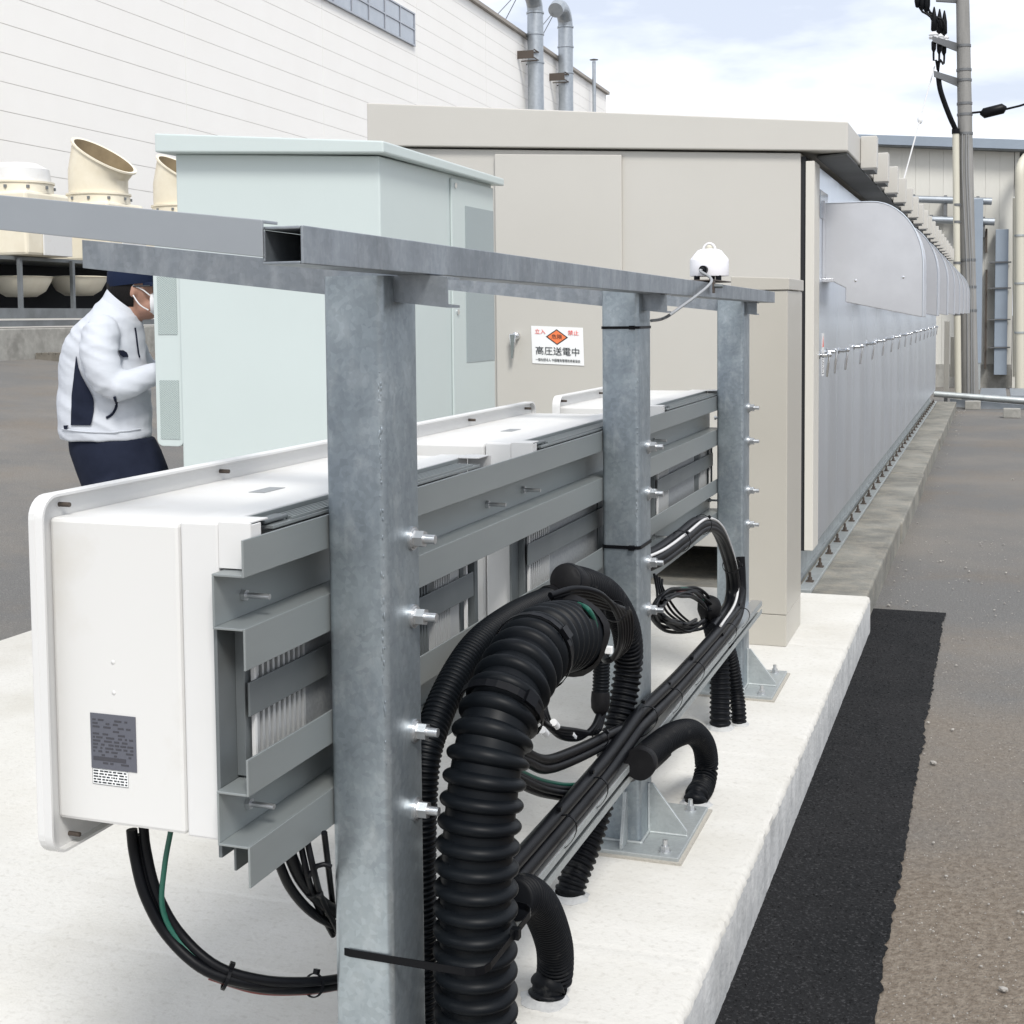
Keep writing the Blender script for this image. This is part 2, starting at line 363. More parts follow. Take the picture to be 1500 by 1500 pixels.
# concrete slab with a rounded and slightly ragged front arris
SX0, SX1, SY0, SY1 = -4.1, -.57, -.6, 6.87
b = B()
nseg = 420; rows = []
prof = [(0, -.2), (0, -.020), (-.005, -.006), (-.018, 0.0)]
for i in range(nseg+1):
    y = SY0+(SY1-SY0)*i/nseg; r = []
    for k, (dx, z) in enumerate(prof):
        w = .0016 if k in (1, 2) else .001
        j = mnoise.noise(Vector((k*3.1, y*9, 0)))*w + (min(0, mnoise.noise(Vector((k*5.1, y*38, 2)))-.12)*.012 if k in (1, 2) else 0)
        r.append(b.bm.verts.new((SX1+dx+j, y, z+(j*.4 if k < 3 else 0))))
    rows.append(r)
for i in range(nseg):
    for k in range(3):
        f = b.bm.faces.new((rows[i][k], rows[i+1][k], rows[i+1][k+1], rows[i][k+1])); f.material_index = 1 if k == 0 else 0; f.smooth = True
lt = [b.bm.verts.new((SX0, SY0+(SY1-SY0)*i/nseg, 0)) for i in range(nseg+1)]
for i in range(nseg): b.bm.faces.new((lt[i], rows[i][3], rows[i+1][3], lt[i+1]))
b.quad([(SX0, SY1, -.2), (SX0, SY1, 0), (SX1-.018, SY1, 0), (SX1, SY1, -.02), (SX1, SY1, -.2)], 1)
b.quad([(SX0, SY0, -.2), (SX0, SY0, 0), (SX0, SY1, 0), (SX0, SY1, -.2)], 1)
tag(b.obj('concrete_slab', [M['slab'], M['slab_side']]), kind='structure')
# fresh asphalt strip along the slab
b = B(); pts = []
n = 400
for i in range(n+1):
    y = SY0+(7.42-SY0)*i/n
    pts.append((-.235+  .010*mnoise.noise(Vector((y*4, 0, 1)))+.012*mnoise.noise(Vector((y*45, 5, 2)))+.008*mnoise.noise(Vector((y*19, 3, 1))), y))
for i in range(n):
    (x0, y0), (x1, y1) = pts[i], pts[i+1]
    sx = -.60
    b.quad([(sx, y0, GZ+.006), (x0, y0, GZ+.006), (x1, y1, GZ+.006), (sx, y1, GZ+.006)])
tag(b.obj('asphalt_patch', M['patch']), kind='structure')
b = B()
rg = random.Random(11)
for i in range(4200):
    y = 2.5+rg.random()**1.7*4.9; x = rg.uniform(-.565, -.238) + .0
    r = rg.choice((.002, .0025, .003, .004))*rg.uniform(.8, 1.2)
    p = Vector((x, y, GZ+.006+r*.1)); a_ = rg.random()*6
    q = [b.bm.verts.new(p+Vector((math.cos(a_+k*2.1)*r*rg.uniform(.8, 1.5), math.sin(a_+k*2.1)*r*rg.uniform(.8, 1.5), 0))) for k in range(3)]; t_ = b.bm.verts.new(p+Vector((0, 0, r*.7)))
    for k in range(3): b.bm.faces.new((q[k], q[(k+1) % 3], t_))
tag(b.obj('asphalt_aggregate', M['patch']), kind='stuff')
# kerb plinth of the long cubicle: three cast lengths with small steps
ks = [6.88, 9.6, 12.6, 16.2, 22.9]
for i in range(4):
    x1 = -.600+.012*(i % 2)
    o = box('kerb', (-3.6, ks[i]+.008, -.25), (x1, ks[i+1]-.006, -.03-.006*(i % 2)), M['kerb'], bevel=.012); tag(o, kind='structure')
# pebbles
b = B()
for i in range(330):
    k = i % 3
    if k == 0: y = random.uniform(2.6, 24); x = -.575+abs(random.gauss(0, .10)) if y > 7.5 else random.uniform(-.25, .5)
    elif k == 1: y = 2.8+random.random()**2*12; x = random.uniform(-.24, .75)
    else: y = 7.4+random.random()*3; x = random.uniform(-.55, .6)
    r = random.choice((.003, .004, .005, .006, .010)) * random.uniform(.7, 1.2)
    g = bmesh.ops.create_icosphere(b.bm, subdivisions=1, radius=r, matrix=Matrix.Translation((x, y, GZ+.006+r*.35)) @ Matrix.Rotation(random.random()*6, 4, 'Z') @ Matrix.Diagonal((1.3, .9, .65, 1)))
tag(b.obj('pebbles', M['pebble']), kind='stuff')
b = B(); rg = random.Random(23)
for i in range(6500):
    y = 2.6+rg.random()**1.8*9; x = rg.uniform(-.232, 1.0) if y < 7.4 else rg.uniform(-.57, 1.0)
    r = rg.choice((.0012, .0016, .002, .0028))
    p = Vector((x, y, GZ+.0005)); a_ = rg.random()*6
    q = [b.bm.verts.new(p+Vector((math.cos(a_+k*2.1)*r*rg.uniform(.8, 1.5), math.sin(a_+k*2.1)*r*rg.uniform(.8, 1.5), 0))) for k in range(3)]; t_ = b.bm.verts.new(p+Vector((0, 0, r*1.1)))
    for k in range(3): b.bm.faces.new((q[k], q[(k+1) % 3], t_))
tag(b.obj('grit', M['pebble']), kind='stuff')

def rrect(y0, z0, y1, z1, r, n=6):
    out = []
    for cx, cz, a in ((y1-r, z1-r, 0), (y0+r, z1-r, 90), (y0+r, z0+r, 180), (y1-r, z0+r, 270)):
        for k in range(n+1):
            t = math.radians(a+90*k/n); out.append((cx+r*math.cos(t), cz+r*math.sin(t)))
    return out
# ------------------------------------------------------------------ mounting rack
PX0, PX1 = -.962, -.863; PD = .132; PY = [1.857, 3.406, 4.95]
rack = thing('mounting_rack', 'galvanised steel rack of three square posts carrying grey rails and a sloping top beam', 'rack', (-.91, 1.92, 0))
def nut_bolt(b, p, d, L=.040, r=.0072):
    p = Vector(p); d = Vector(d)
    b.cyl(p, p+d*.004, r*2.6, n=20); b.cyl(p+d*.004, p+d*.007, r*2.2, n=20); b.cyl(p+d*.007, p+d*.022, r*1.9, n=6, smooth=False); b.cyl(p+d*.02, p+d*L, r, n=12)
post = B().prism(rrect(PX0, PY[0], PX1, PY[0]+PD, .011, 4), 2, .012, 1.462).obj('post', M['galv'], rack)
for f_ in post.data.polygons: f_.use_smooth = abs(f_.normal.z) < .5
post.data.set_sharp_from_angle(angle=math.radians(50))
box('base_plate', (-1.08, PY[0]-.065, .004), (-.748, PY[0]+.32, .016), M['galv_light'], post, bevel=.002)
b = B(); b.box((-1.088, PY[0]-.074, -.002), (-.738, PY[0]+.33, .006)); b.obj('grout', M['grout'], post)
g0 = PY[0]
B().prism([(g0+.002, .016), (g0+.002, .155), (g0-.012, .155), (g0-.055, .03), (g0-.055, .016)], 0, -.905, -.897).obj('gusset', M['galv_light'], post, bevel=.001)
B().prism([(PX1-.002, .016), (PX1-.002, .15), (PX1+.012, .15), (PX1+.105, .03), (PX1+.105, .016)], 1, g0+.085, g0+.094).obj('gusset', M['galv_light'], post, bevel=.001)
B().prism([(PX0+.002, .016), (PX0+.002, .15), (PX0-.012, .15), (PX0-.105, .03), (PX0-.105, .016)], 1, g0+.085, g0+.094).obj('gusset', M['galv_light'], post, bevel=.001)
b = B()   # weld beads
for k in range(34):
    t = k/33; b.sphere((PX0+t*(PX1-PX0), g0-.002, .018), .0052, 6)
for k in range(40): b.sphere((PX1+.002, g0+PD*k/39, .018), .0052, 6)
for k in range(34): b.sphere((PX1+.004+.1*k/33, g0+.083, .018), .0042, 6)
for k in range(40): b.sphere((PX1+.0015, g0+.084, .018+.13*k/39), .0042, 6); b.sphere((-.907, g0-.001, .018+.135*k/39), .004, 6)
b.obj('weld_bead', M['galv_light'], post)
for x, y in ((-.79, g0-.03), (-.79, g0+.28), (-1.04, g0-.03), (-1.04, g0+.28)):
    b = B(); b.cyl((x, y, .016), (x, y, .019), .016, n=18); b.cyl((x, y, .019), (x, y, .031), .012, n=6, smooth=False); b.cyl((x, y, .03), (x, y, .047), .0065, n=10); b.obj('anchor_bolt', M['bolt'], post)
for z in (1.052, .928, .744, .617):
    b = B(); nut_bolt(b, (PX1, g0+.098, z), (1, 0, 0)); b.obj('nut_bolt', M['bolt'], post)
b = B(); rw = random.Random(5)
for k in range(70):
    b.sphere((PX1-.007+rw.uniform(-.003, .003), g0+.0008, .72+.60*rw.random()), rw.uniform(.0007, .0016), 6, (1, .8, rw.uniform(1.5, 5)))
b.obj('zinc_drip', M['galv'], post)
for k in (1, 2): copy_tree(post, rack, (0, PY[k]-PY[0], 0))
# sloping arms on the post tops (C shaped)
def slopez(x, z0, x0=-.775, m=-.112): return z0+(x-x0)*m
def arm_mesh():
    b = B(); y0, y1 = PY[0]+.042, PY[0]+.092
    def bar(ya, yb, za, zb):
        p = []
        for z in (za, zb):
            for x, y in ((-1.424, ya), (-.775, ya), (-.775, yb), (-1.424, yb)): p.append((x, y, slopez(x, z)))
        b.hexa(p)
    bar(y0, y0+.004, 1.413, 1.459); bar(y0+.004, y1, 1.455, 1.459); bar(y0+.004, y1, 1.413, 1.417)
    return b
arm = arm_mesh().obj('arm', M['galv_dark'], rack)
for k in (1, 2):
    c = arm.copy(); COL.objects.link(c); c.parent = rack; c.location = (-.024*k, PY[k]-PY[0], -.009*k)
# welded fill plates at post heads
# top beam: hollow section, open at the near end
b = B(); YA, YB = 1.497, 5.27
def tube_bar(x0, x1, za, zb):   # za, zb = heights at the near end; far end falls
    f = lambda z: z-.0255-(.0055 if z > 1.49 else 0)
    b.hexa([(x0, YA, za), (x1, YA, za), (x1, YB, f(za)), (x0, YB, f(za)), (x0, YA, zb), (x1, YA, zb), (x1, YB, f(zb)), (x0, YB, f(zb))])
tube_bar(-.804, -.800, 1.466, 1.513); tube_bar(-.857, -.8045, 1.509, 1.5128); tube_bar(-.857, -.8045, 1.466, 1.4698); tube_bar(-.857, -.853, 1.470, 1.5085)
b.obj('top_beam', M['galv_dark'], rack, bevel=.0012)
b = B()
for z0, z1, ya, yb in ((0, .046, 1.492, 1.496), (.042, .046, 1.496, 1.54), (0, .004, 1.496, 1.54)):
    p = []
    for z in (z0, z1):
        for x, y in ((-1.95, ya), (-.8535, ya), (-.8585 if yb > 1.5 else -.8535, yb), (-1.95, yb)): p.append((x, y, 1.4755+(x+.8585)*-.115+z))
    b.hexa(p)
b.obj('front_beam', M['zincgrey'], rack, bevel=.001)
# hat rails
def hat(zt):
    t = .0035; b = B(); y0, y1 = 1.613, 5.06
    def bx(x0, x1, za, zb): b.box((x0, y0, zt+za), (x1, y1, zt+zb))
    bx(-.966, -.9625, -.052, 0); bx(-1.0135, -.966, -.052, -.0485); bx(-1.0135, -1.010, -.1225, -.052); bx(-1.0135, -.966, -.126, -.1225); bx(-.966, -.9625, -.181, -.1225)
    return b
hat(1.0985).obj('hat_rail', M['rail'], rack, bevel=.0008)
hat(.7935).obj('hat_rail', M['rail'], rack, bevel=.0008)

# ------------------------------------------------------------------ power conditioners
def make_pcs(Y):
    t = thing('power_conditioner', 'nearest white power conditioner with a dark rating plate on its end', 'power conditioner', (-1.15, Y, .62), 'power conditioners bolted to the rack')
    Lh = 1.02
    d = B().prism(rrect(Y, .612, Y+Lh, 1.146, .034), 0, -1.318, -1.305).obj('front_cover', M['pcs'], t, bevel=.002)
    # rim turned back round the cover
    b = B(); o_ = rrect(Y, .612, Y+Lh, 1.146, .034); i_ = rrect(Y+.004, .616, Y+Lh-.004, 1.142, .030); n = len(o_)
    vo = [[b.bm.verts.new((x, *q)) for q in o_] for x in (-1.3055, -1.292)]; vi = [[b.bm.verts.new((x, *q)) for q in i_] for x in (-1.3055, -1.292)]
    for k in range(n):
        j = (k+1) % n
        for f in ((vo[0][k], vo[0][j], vo[1][j], vo[1][k]), (vi[0][j], vi[0][k], vi[1][k], vi[1][j]), (vo[1][k], vo[1][j], vi[1][j], vi[1][k])): b.bm.faces.new(f).smooth = True
    b.obj('rim', M['pcs'], d)
    for y, z in ((Y+.055, 1.128), (Y+.50, 1.128), (Y+.955, 1.128), (Y+.055, .630), (Y+.955, .630)):
        B().cyl((-1.305, y, z), (-1.286, y, z), .0036, n=10).obj('screw', M['rust'], d)
    bd = box('body', (-1.304, Y+.030, .662), (-1.0845, Y+Lh-.03, 1.112), M['pcs_dirty'], t, bevel=.006, seg=2)
    rb = box('rear_body', (-1.0825, Y+.031, .660), (-1.0205, Y+Lh-.031, 1.116), M['pcs'], t, bevel=.004)
    b = B(); b.box((-1.0203, Y+.031, 1.052), (-.969, Y+.034, 1.117)); b.box((-1.0203, Y+.0342, 1.1145), (-.975, Y+.09, 1.117)); b.box((-.972, Y+.0342, 1.052), (-.969, Y+.06, 1.1143))
    b.obj('hanger', M['pcs'], t, bevel=.0006)
    b = B(); b.box((-1.0203, Y+Lh-.034, 1.052), (-.969, Y+Lh-.031, 1.117)); b.box((-1.0203, Y+Lh-.09, 1.1145), (-.975, Y+Lh-.0342, 1.117))
    b.obj('hanger', M['pcs'], t, bevel=.0006)
    # top channel between the hangers
    b = B(); b.box((-1.019, Y+.095, 1.100), (-.970, Y+Lh-.095, 1.104)); b.box((-1.0195, Y+.095, 1.1045), (-1.016, Y+Lh-.095, 1.114))
    for k in range(5): b.box((-1.010+k*.008, Y+.16, 1.1043), (-1.007+k*.008, Y+Lh-.12, 1.108))
    b.obj('top_channel', M['rail'], t)
    b = B(); b.box((-1.004, Y+.09, 1.1065), (-.980, Y+.16, 1.112)); b.obj('clip', M['bracket'], t, bevel=.002)
    # brackets, heat sink and strap at the back
    for ya, yb in ((Y+.012, Y+.085), (Y+Lh-.10, Y+Lh-.025)):
        b = B(); b.box((-1.0200, ya, .645), (-1.0142, yb, 1.040)); b.box((-1.0140, ya+.045, .749), (-.9995, ya+.049, .968)); b.box((-1.0138, ya+.0495, .750), (-1.004, yb, .966)); b.box((-1.0138, ya+.03, .615), (-1.010, yb, .664))
        b.obj('bracket', M['bracket'], t, bevel=.0006)
    b = B(); b.box((-.9935, Y+.055, .836), (-.990, Y+Lh-.085, .885)); b.obj('strap', M['bracket'], t, bevel=.0008)
    hs = box('heat_sink', (-1.0200, Y+.086, .68), (-1.0155, Y+Lh-.101, 1.03), M['fin'], t)
    b = B()
    for ya, yb, p in ((.088, .228, .0155), (.75, .835, .0085)):
        y = Y+ya
        while y < Y+yb:
            b.box((-1.0153, y, .750), (-.998, y+p*.42, .966)); y += p
    b.obj('fin', M['fin'], hs)['kind'] = 'stuff'
    o = box('mesh_cover', (-1.0153, Y+.232, .750), (-1.003, Y+.66, .966), M['mesh'], hs)
    b = B()
    for k in range(5): b.box((-1.0153, Y+.665+k*.013, .750), (-1.0, Y+.672+k*.013, .966))
    b.obj('slat', M['bracket'], hs)['kind'] = 'stuff'
    b = B(); b.box((-1.0153, Y+.84, .750), (-1.004, Y+.885, .966)); b.obj('end_plate', M['fin'], hs)
    b = B(); b.box((-1.0002, Y+.076, .750), (-.9945, Y+.082, .966)); b.box((-1.0002, Y+Lh-.114, .750), (-.9945, Y+Lh-.107, .966)); b.obj('edge_trim', M['pcs'], t)
    # studs that stick out through the rails
    for y, z in ((Y+.075, 1.006), (Y+.075, .702), (Y+Lh+.045, 1.004), (Y+Lh-.06, .702)):
        b = B(); b.cyl((-1.0098, y, z), (-1.003, y, z), .0085, n=6, smooth=False); b.cyl((-1.0035, y, z), (-.966, y, z), .0042, n=10); b.obj('stud', M['bolt'], t)
    box('top_sticker', (-1.165, Y+.36, 1.1122), (-1.135, Y+.43, 1.1128), M['mesh'], t)
    for z in (.86, .905): B().lathe((-1.2, Y+.0298, z), [(.0035, 0), (.003, .0006), (0, .001)], 10, (0, -1, 0)).obj('rivet', M['pcs'], bd)
    return t
pcs = make_pcs(1.613)
# rating plate and sticker on the near end (prints)
Yf = 1.613+.030
def pY(x, y): return oy(x, y, Yf)
rp = box('rating_plate', (-1.228, Yf-.0012, .729), (-1.150, Yf-.0002, .811), M['plate'], pcs, bevel=.0003)
b = B(); zz = .803; rr = random.Random(3)
while zz > .738:
    x = -1.224
    while x < -1.160:
        w = rr.uniform(.003, .014)
        if rr.random() < .75: b.box((x, Yf-.00155, zz-.0028), (min(x+w, -1.155), Yf-.00122, zz))
        x += w+rr.uniform(.002, .007)
    zz -= .0052 if zz > .75 else .0065
b.box((-1.224, Yf-.00156, .741), (-1.168, Yf-.00122, .747))
b.obj('print', M['plateink'], rp)
wl = box('service_sticker', (-1.2265, Yf-.0010, .7055), (-1.165, Yf-.0001, .7285), M['paper'], pcs)
b = B(); zz = .7265
for k in range(5):
    x = -1.2245
    while x < -1.168:
        w = rr.uniform(.002, .009); b.box((x, Yf-.0014, zz-.0021), (min(x+w, -1.167), Yf-.00102, zz)); x += w+rr.uniform(.0012, .003)
    zz -= .0042
for x0, x1, z0, z1 in ((-1.2265, -1.165, .7055, .7059), (-1.2265, -1.165, .728, .7284), (-1.2265, -1.2261, .706, .728), (-1.1654, -1.165, .706, .728)): b.box((x0, Yf-.0013, z0), (x1, Yf-.00101, z1))
b.obj('print', M['ink'], wl)
for q_ in (rp, wl): q_.location = (-.0137, 0, .0165)
skip = {rp.name, wl.name}
def copy_pcs(Y, label):
    c = pcs.copy(); COL.objects.link(c); c.location.y = Y; c['label'] = label
    for ch in pcs.children:
        if ch.name in skip: continue
        copy_tree(ch, c)
copy_pcs(2.835, 'white power conditioner on the rack between the nearest post and the middle post')
copy_pcs(4.09, 'farthest white power conditioner, half hidden behind the middle rack post')

# ------------------------------------------------------------------ weather sensor on the beam
sp = Vector((-.825, 4.33, 1.494)); p0 = ox(1039, 408, -.83); sp = Vector((-.83, p0.y, p0.z+.003))
ws = thing('radiation_sensor', 'small white capped sensor standing on the top beam with a grey cable', 'sensor', sp)
sr = .059
B().lathe(sp, [(0, .004), (sr*.98, .004), (sr, .008), (sr, .052), (sr*.98, .056), (sr*.62, .082), (sr*.45, .086), (sr*.25, .087), (0, .0875)], 32).obj('housing', M['white'], ws)
b = B(); pts = [sp+Vector((.017*math.cos(a)*1.1, 0, .084+.02*math.sin(a))) for a in [math.pi*k/10 for k in range(11)]]; b.sweep(pts, .0032, 8); b.obj('lifting_ring', M['white'], ws)
B().lathe(sp, [(0, .086), (.010, .086), (.010, .094), (.004, .099), (0, .099)], 14).obj('dome', M['pipe_cream'], ws)
b = B(); b.cyl(sp+Vector((-.004, -sr+.004, .022)), sp+Vector((-.004, -sr-.02, .022)), .0125, n=14); b.cyl(sp+Vector((-.004, -sr-.02, .022)), sp+Vector((-.006, -sr-.03, .020)), .008, n=12); b.obj('connector', M['black'], ws)
for dx, dy in ((-.03, -.04), (.035, -.035), (0, .045)):
    b = B(); b.cyl(sp+Vector((dx, dy, -.012)), sp+Vector((dx, dy, .005)), .009, n=10); b.obj('foot', M['black'], ws)
b = B(); b.box((sp.x-.06, sp.y-.16, sp.z-.014), (sp.x+.045, sp.y+.12, sp.z-.010)); b.box((sp.x+.0405, sp.y-.16, sp.z-.05), (sp.x+.045, sp.y-.135, sp.z-.0145)); b.obj('mounting_plate', M['rust'], ws, bevel=.001)
b = B(); b.cyl((sp.x+.045, sp.y-.15, sp.z-.03), (sp.x+.07, sp.y-.15, sp.z-.03), .006, n=8); b.obj('clamp_bolt', M['bracket'], ws)
pts = spline([sp+Vector((-.006, -sr-.028, .020)), sp+Vector((0, -.13, .015)), sp+Vector((.045, -.20, -.02)), ox(990, 455, -.79), ox(970, 467, -.83), ox(952, 470, -.85)], .012)
B().sweep(pts, .0042, 8).obj('sensor_cable', M['greywire'], ws)

# ------------------------------------------------------------------ conduits and cables
def fr(pts, i):
    a = pts[max(i-1, 0)]; c = pts[min(i+1, len(pts)-1)]; return (c-a).normalized()
def corr(label, pts, R, pitch, depth, m='black', seg=28, cap0=None, cap1=None, group=None, sharp=.55):
    P = spline(pts, pitch/12); base = P[0]
    t = thing('corrugated_conduit', label, 'conduit', base, group)
    rad = []
    for i in range(len(P)):
        ph = (i % 12)/12
        rad.append(R-depth*(1-max(0, math.sin(math.pi*min(1, ph/.64)))**.55))
    B().sweep(P, rad, seg).obj('hose', M[m], t)
    for idx in (0, len(P)-1):
        if -.06 < P[idx].z < .0 and P[idx].y < 5 and R < .06:
            c = Vector((P[idx].x, P[idx].y, 0)); b = B(); b.lathe(c, [(R*.9, .012), (R*1.08, .006), (R*1.3, .0015), (R*1.34, -.004)], 26)
            for v in b.bm.verts: d_ = v.co-c; v.co += d_*.22*mnoise.noise(v.co*40)
            b.obj('grout_collar', M['slab_side'], t)
    for cap, idx, sgn in ((cap0, 0, -1), (cap1, len(P)-1, 1)):
        if not cap: continue
        d = fr(P, idx)*sgn; c = P[idx]
        prof = {'cap': [(R*1.04, -.03), (R*1.12, -.005), (R*1.14, .008), (R*1.08, .014), (0, .016)],
                'flare': [(R*1.02, -.012), (R*1.08, 0), (R*1.12, .010), (R*1.04, .014), (R*.8, .006), (0, -.01)],
                'wrap': [(R*1.0, -.05), (R*1.03, -.02), (R*.92, 0), (R*.6, .006), (0, .007)],
                'taper': [(R*1.04, -.035), (R*1.08, -.015), (R*1.0, .004), (R*.7, .014), (R*.3, .022), (0, .024)]}[cap]
        b = B(); b.lathe(c, prof, 28, d)
        for v in b.bm.verts:
            v.co += (v.co-c)*.10*mnoise.noise(v.co*28)
        b.obj('end_cap', M['rubber'], t)
    return t, P
def tie(parent, c, d, r, w=.006, head=None, sq=1.0):
    """cable tie ring round direction d"""
    d = Vector(d).normalized(); u = d.orthogonal().normalized(); wv = d.cross(u); b = B(); n = 24; R4 = []
    for k in range(n):
        a = 2*math.pi*k/n; e = u*math.cos(a)+wv*math.sin(a)*sq
        R4.append([b.bm.verts.new(c+e*rr_+d*s_) for rr_, s_ in ((r, -w/2), (r+.0018, -w/2), (r+.0018, w/2), (r, w/2))])
    for k in range(n):
        for q in range(4): b.bm.faces.new((R4[k][q], R4[(k+1) % n][q], R4[(k+1) % n][(q+1) % 4], R4[k][(q+1) % 4]))
    h = Vector(head) if head is not None else Vector((.5, -.6, .6)); h = (h-d*h.dot(d)).normalized()
    k_ = d.cross(h); p = c+h*(r+.003)
    q = []
    for s3 in (-.003, .005):
        for s1, s2 in ((-1, -1), (1, -1), (1, 1), (-1, 1)): q.append(p+h*s3+d*s1*w*.8+k_*s2*w*.8)
    b.hexa(q)
    return b.obj('cable_tie', M['cable'], parent)
def bundle(name, label, cat, runs, step=.012, group=None, ties=(), tr=.02):
    base = runs[0][0][0]
    t = thing(name, label, cat, base, group); first = None
    for pts, r, m in runs:
        P = spline(pts, step); B().sweep(P, r, 10).obj('cable', M[m], t)
        if first is None: first = P
    for f_ in ties:
        i = int(f_*(len(first)-1)); tie(t, first[i], fr(first, i), tr)
    return t
def off(pts, v): v = Vector(v); return [Vector(p)+v for p in pts]

big_pts = [(-.785, 2.03, -.02), (-.788, 2.02, .15), (-.787, 2.015, .40), (-.783, 2.03, .58), (-.775, 2.075, .71), (-.768, 2.18, .785), (-.768, 2.30, .806), (-.77, 2.40, .798), (-.772, 2.50, .780)]
bigc, bigP = corr('thickest black corrugated conduit, rising beside the nearest rack post', big_pts, .0695, .0345, .0115, seg=48, cap1='flare')
i = int(len(bigP)*.80); tie(bigc, bigP[i], fr(bigP, i), .072, .014, head=(.8, -.3, .5))
i = int(len(bigP)*.66); tie(bigc, bigP[i], fr(bigP, i), .072, .014, head=(.8, -.5, .3))
mid_pts = [(-.905, 2.06, -.01), (-.905, 2.06, .35), ox(618, 1150, -.90), ox(640, 1050, -.90), ox(690, 955, -.90), ox(748, 905, -.90), ox(808, 876, -.90)]
corr('slim finely ribbed black conduit curving up between the nearest post and the thickest conduit', mid_pts, .0285, .0095, .0026, seg=24, cap1='taper')
c_pts = [ox(828, 850, -.87), ox(862, 858, -.86), ox(892, 875, -.86), ox(915, 915, -.865), ox(921, 965, -.875), ox(912, 1030, -.885), ox(893, 1120, -.90), ox(865, 1220, -.925), (-.95, 3.077, .03), (-.955, 3.07, -.02)]
corr('black corrugated conduit arching down in front of the middle rack post into the slab', c_pts, .0375, .0165, .0065, m='blackdusty', seg=28, cap0='wrap')
d_pts = [ox(752, 1318, -.80), ox(772, 1312, -.80), ox(795, 1335, -.81), ox(812, 1385, -.83), ox(812, 1430, -.845), (-.853, 2.586, .02), (-.855, 2.58, -.03)]
corr('short curved black conduit entering the slab nearest the camera, behind the thickest conduit', d_pts, .0385, .0138, .0072, m='blackdusty', seg=28)
e_pts = [ox(938, 1118, -.80), ox(955, 1100, -.80), ox(985, 1078, -.79), ox(1012, 1072, -.785), ox(1030, 1090, -.785), ox(1035, 1120, -.79), ox(1030, 1150, -.79), (-.793, 3.779, .02), (-.795, 3.775, -.03)]
corr('black capped conduit hooking down to the slab beside the middle post base plate', e_pts, .0350, .0140, .0072, m='blackdusty', seg=28, cap0='cap')
f1 = [(-.866, 4.519, -.02), (-.866, 4.519, .04), ox(1055, 1010, -.87), ox(1052, 950, -.88), ox(1042, 905, -.89), ox(1038, 885, -.89)]
corr('black rubber-capped conduit standing behind the strut near the farthest rack post', f1, .0365, .0165, .005, m='blackdusty', seg=26, cap1='taper')
f2 = [(-.815, 4.584, -.02), (-.815, 4.584, .04), ox(1078, 1010, -.83), ox(1070, 965, -.845), ox(1058, 930, -.86), ox(1052, 915, -.87)]
corr('thinner black conduit leaning against the rubber-capped one near the farthest rack post', f2, .027, .013, .004, m='blackdusty', seg=24)
g_pts = [ox(880, 948, -.90), ox(881, 985, -.90), ox(879, 1035, -.90)]
g_t, _ = corr('short thin ribbed black conduit hanging above a loop of cables, left of the middle post', g_pts, .0215, .0085, .0022, seg=22, cap1='taper')
# strut rail bolted to the right of the posts
st = thing('strut_rail', 'low slotted steel strut rail carrying black cables along the posts', 'strut', (-.84, 3.6, .3))
b = B(); y0, y1 = 2.30, 5.13
for x0, x1, z0, z1 in ((-.8595, -.857, .268, .312), (-.857, -.8235, .3095, .312), (-.857, -.8235, .268, .2705), (-.8260, -.8235, .2965, .3093), (-.8260, -.8235, .2707, .2835)): b.box((x0, y0, z0), (x1, y1, z1))
b.obj('channel', M['galv_light'], st)
b = B(); b.box((-.8635, y0, .3125), (-.825, y1, .3155)); b.obj('cover_strip', M['bolt'], st)
h1 = [(-.841, 2.02, .345), (-.841, 2.3, .338), (-.841, 2.9, .336), (-.841, 3.12, .345), (-.840, 3.28, .356), (-.841, 3.45, .350), (-.841, 3.8, .338), (-.841, 4.5, .336), (-.843, 4.72, .345), (-.848, 4.82, .40), (-.855, 4.84, .50)]
h2 = off(h1, (-.003, .02, .034))
hb = bundle('cable_bundle', 'pair of thick black cables tied along the top of the low strut rail', 'cable bundle', [(h1, .0178, 'cable'), (h2, .0160, 'cable'), (off(h1[:6], (.004, -.02, .030)), .007, 'cable')])
for y in (2.62, 2.86, 3.33, 3.62, 3.92, 4.45, 4.70): tie(hb, Vector((-.840, y, .334+(.03 if y == 3.33 else 0))), (0, 1, 0), .050, .006, head=(.1, 0, 1), sq=.62)
# upper bundle between middle and far posts
i1 = [(-.90, 3.45, .735), ox(965, 815, -.87), ox(1000, 790, -.86), ox(1030, 768, -.855), ox(1052, 778, -.85), ox(1068, 815, -.85), ox(1076, 855, -.85), ox(1072, 890, -.85), ox(1050, 925, -.845)]
i1s = spline(i1, .02)
bundle('cable_bundle', 'black cable bundle with a pale wire arching over the strut beside the farthest post', 'cable bundle',
       [(i1, .0165, 'cable'), (off(i1, (-.018, .01, .010)), .014, 'cable'), (off(i1, (.006, .02, -.016)), .012, 'cable'), (off(i1, (.012, .0, .018)), .0042, 'whitewire')], ties=(.25, .42, .72), tr=.030)
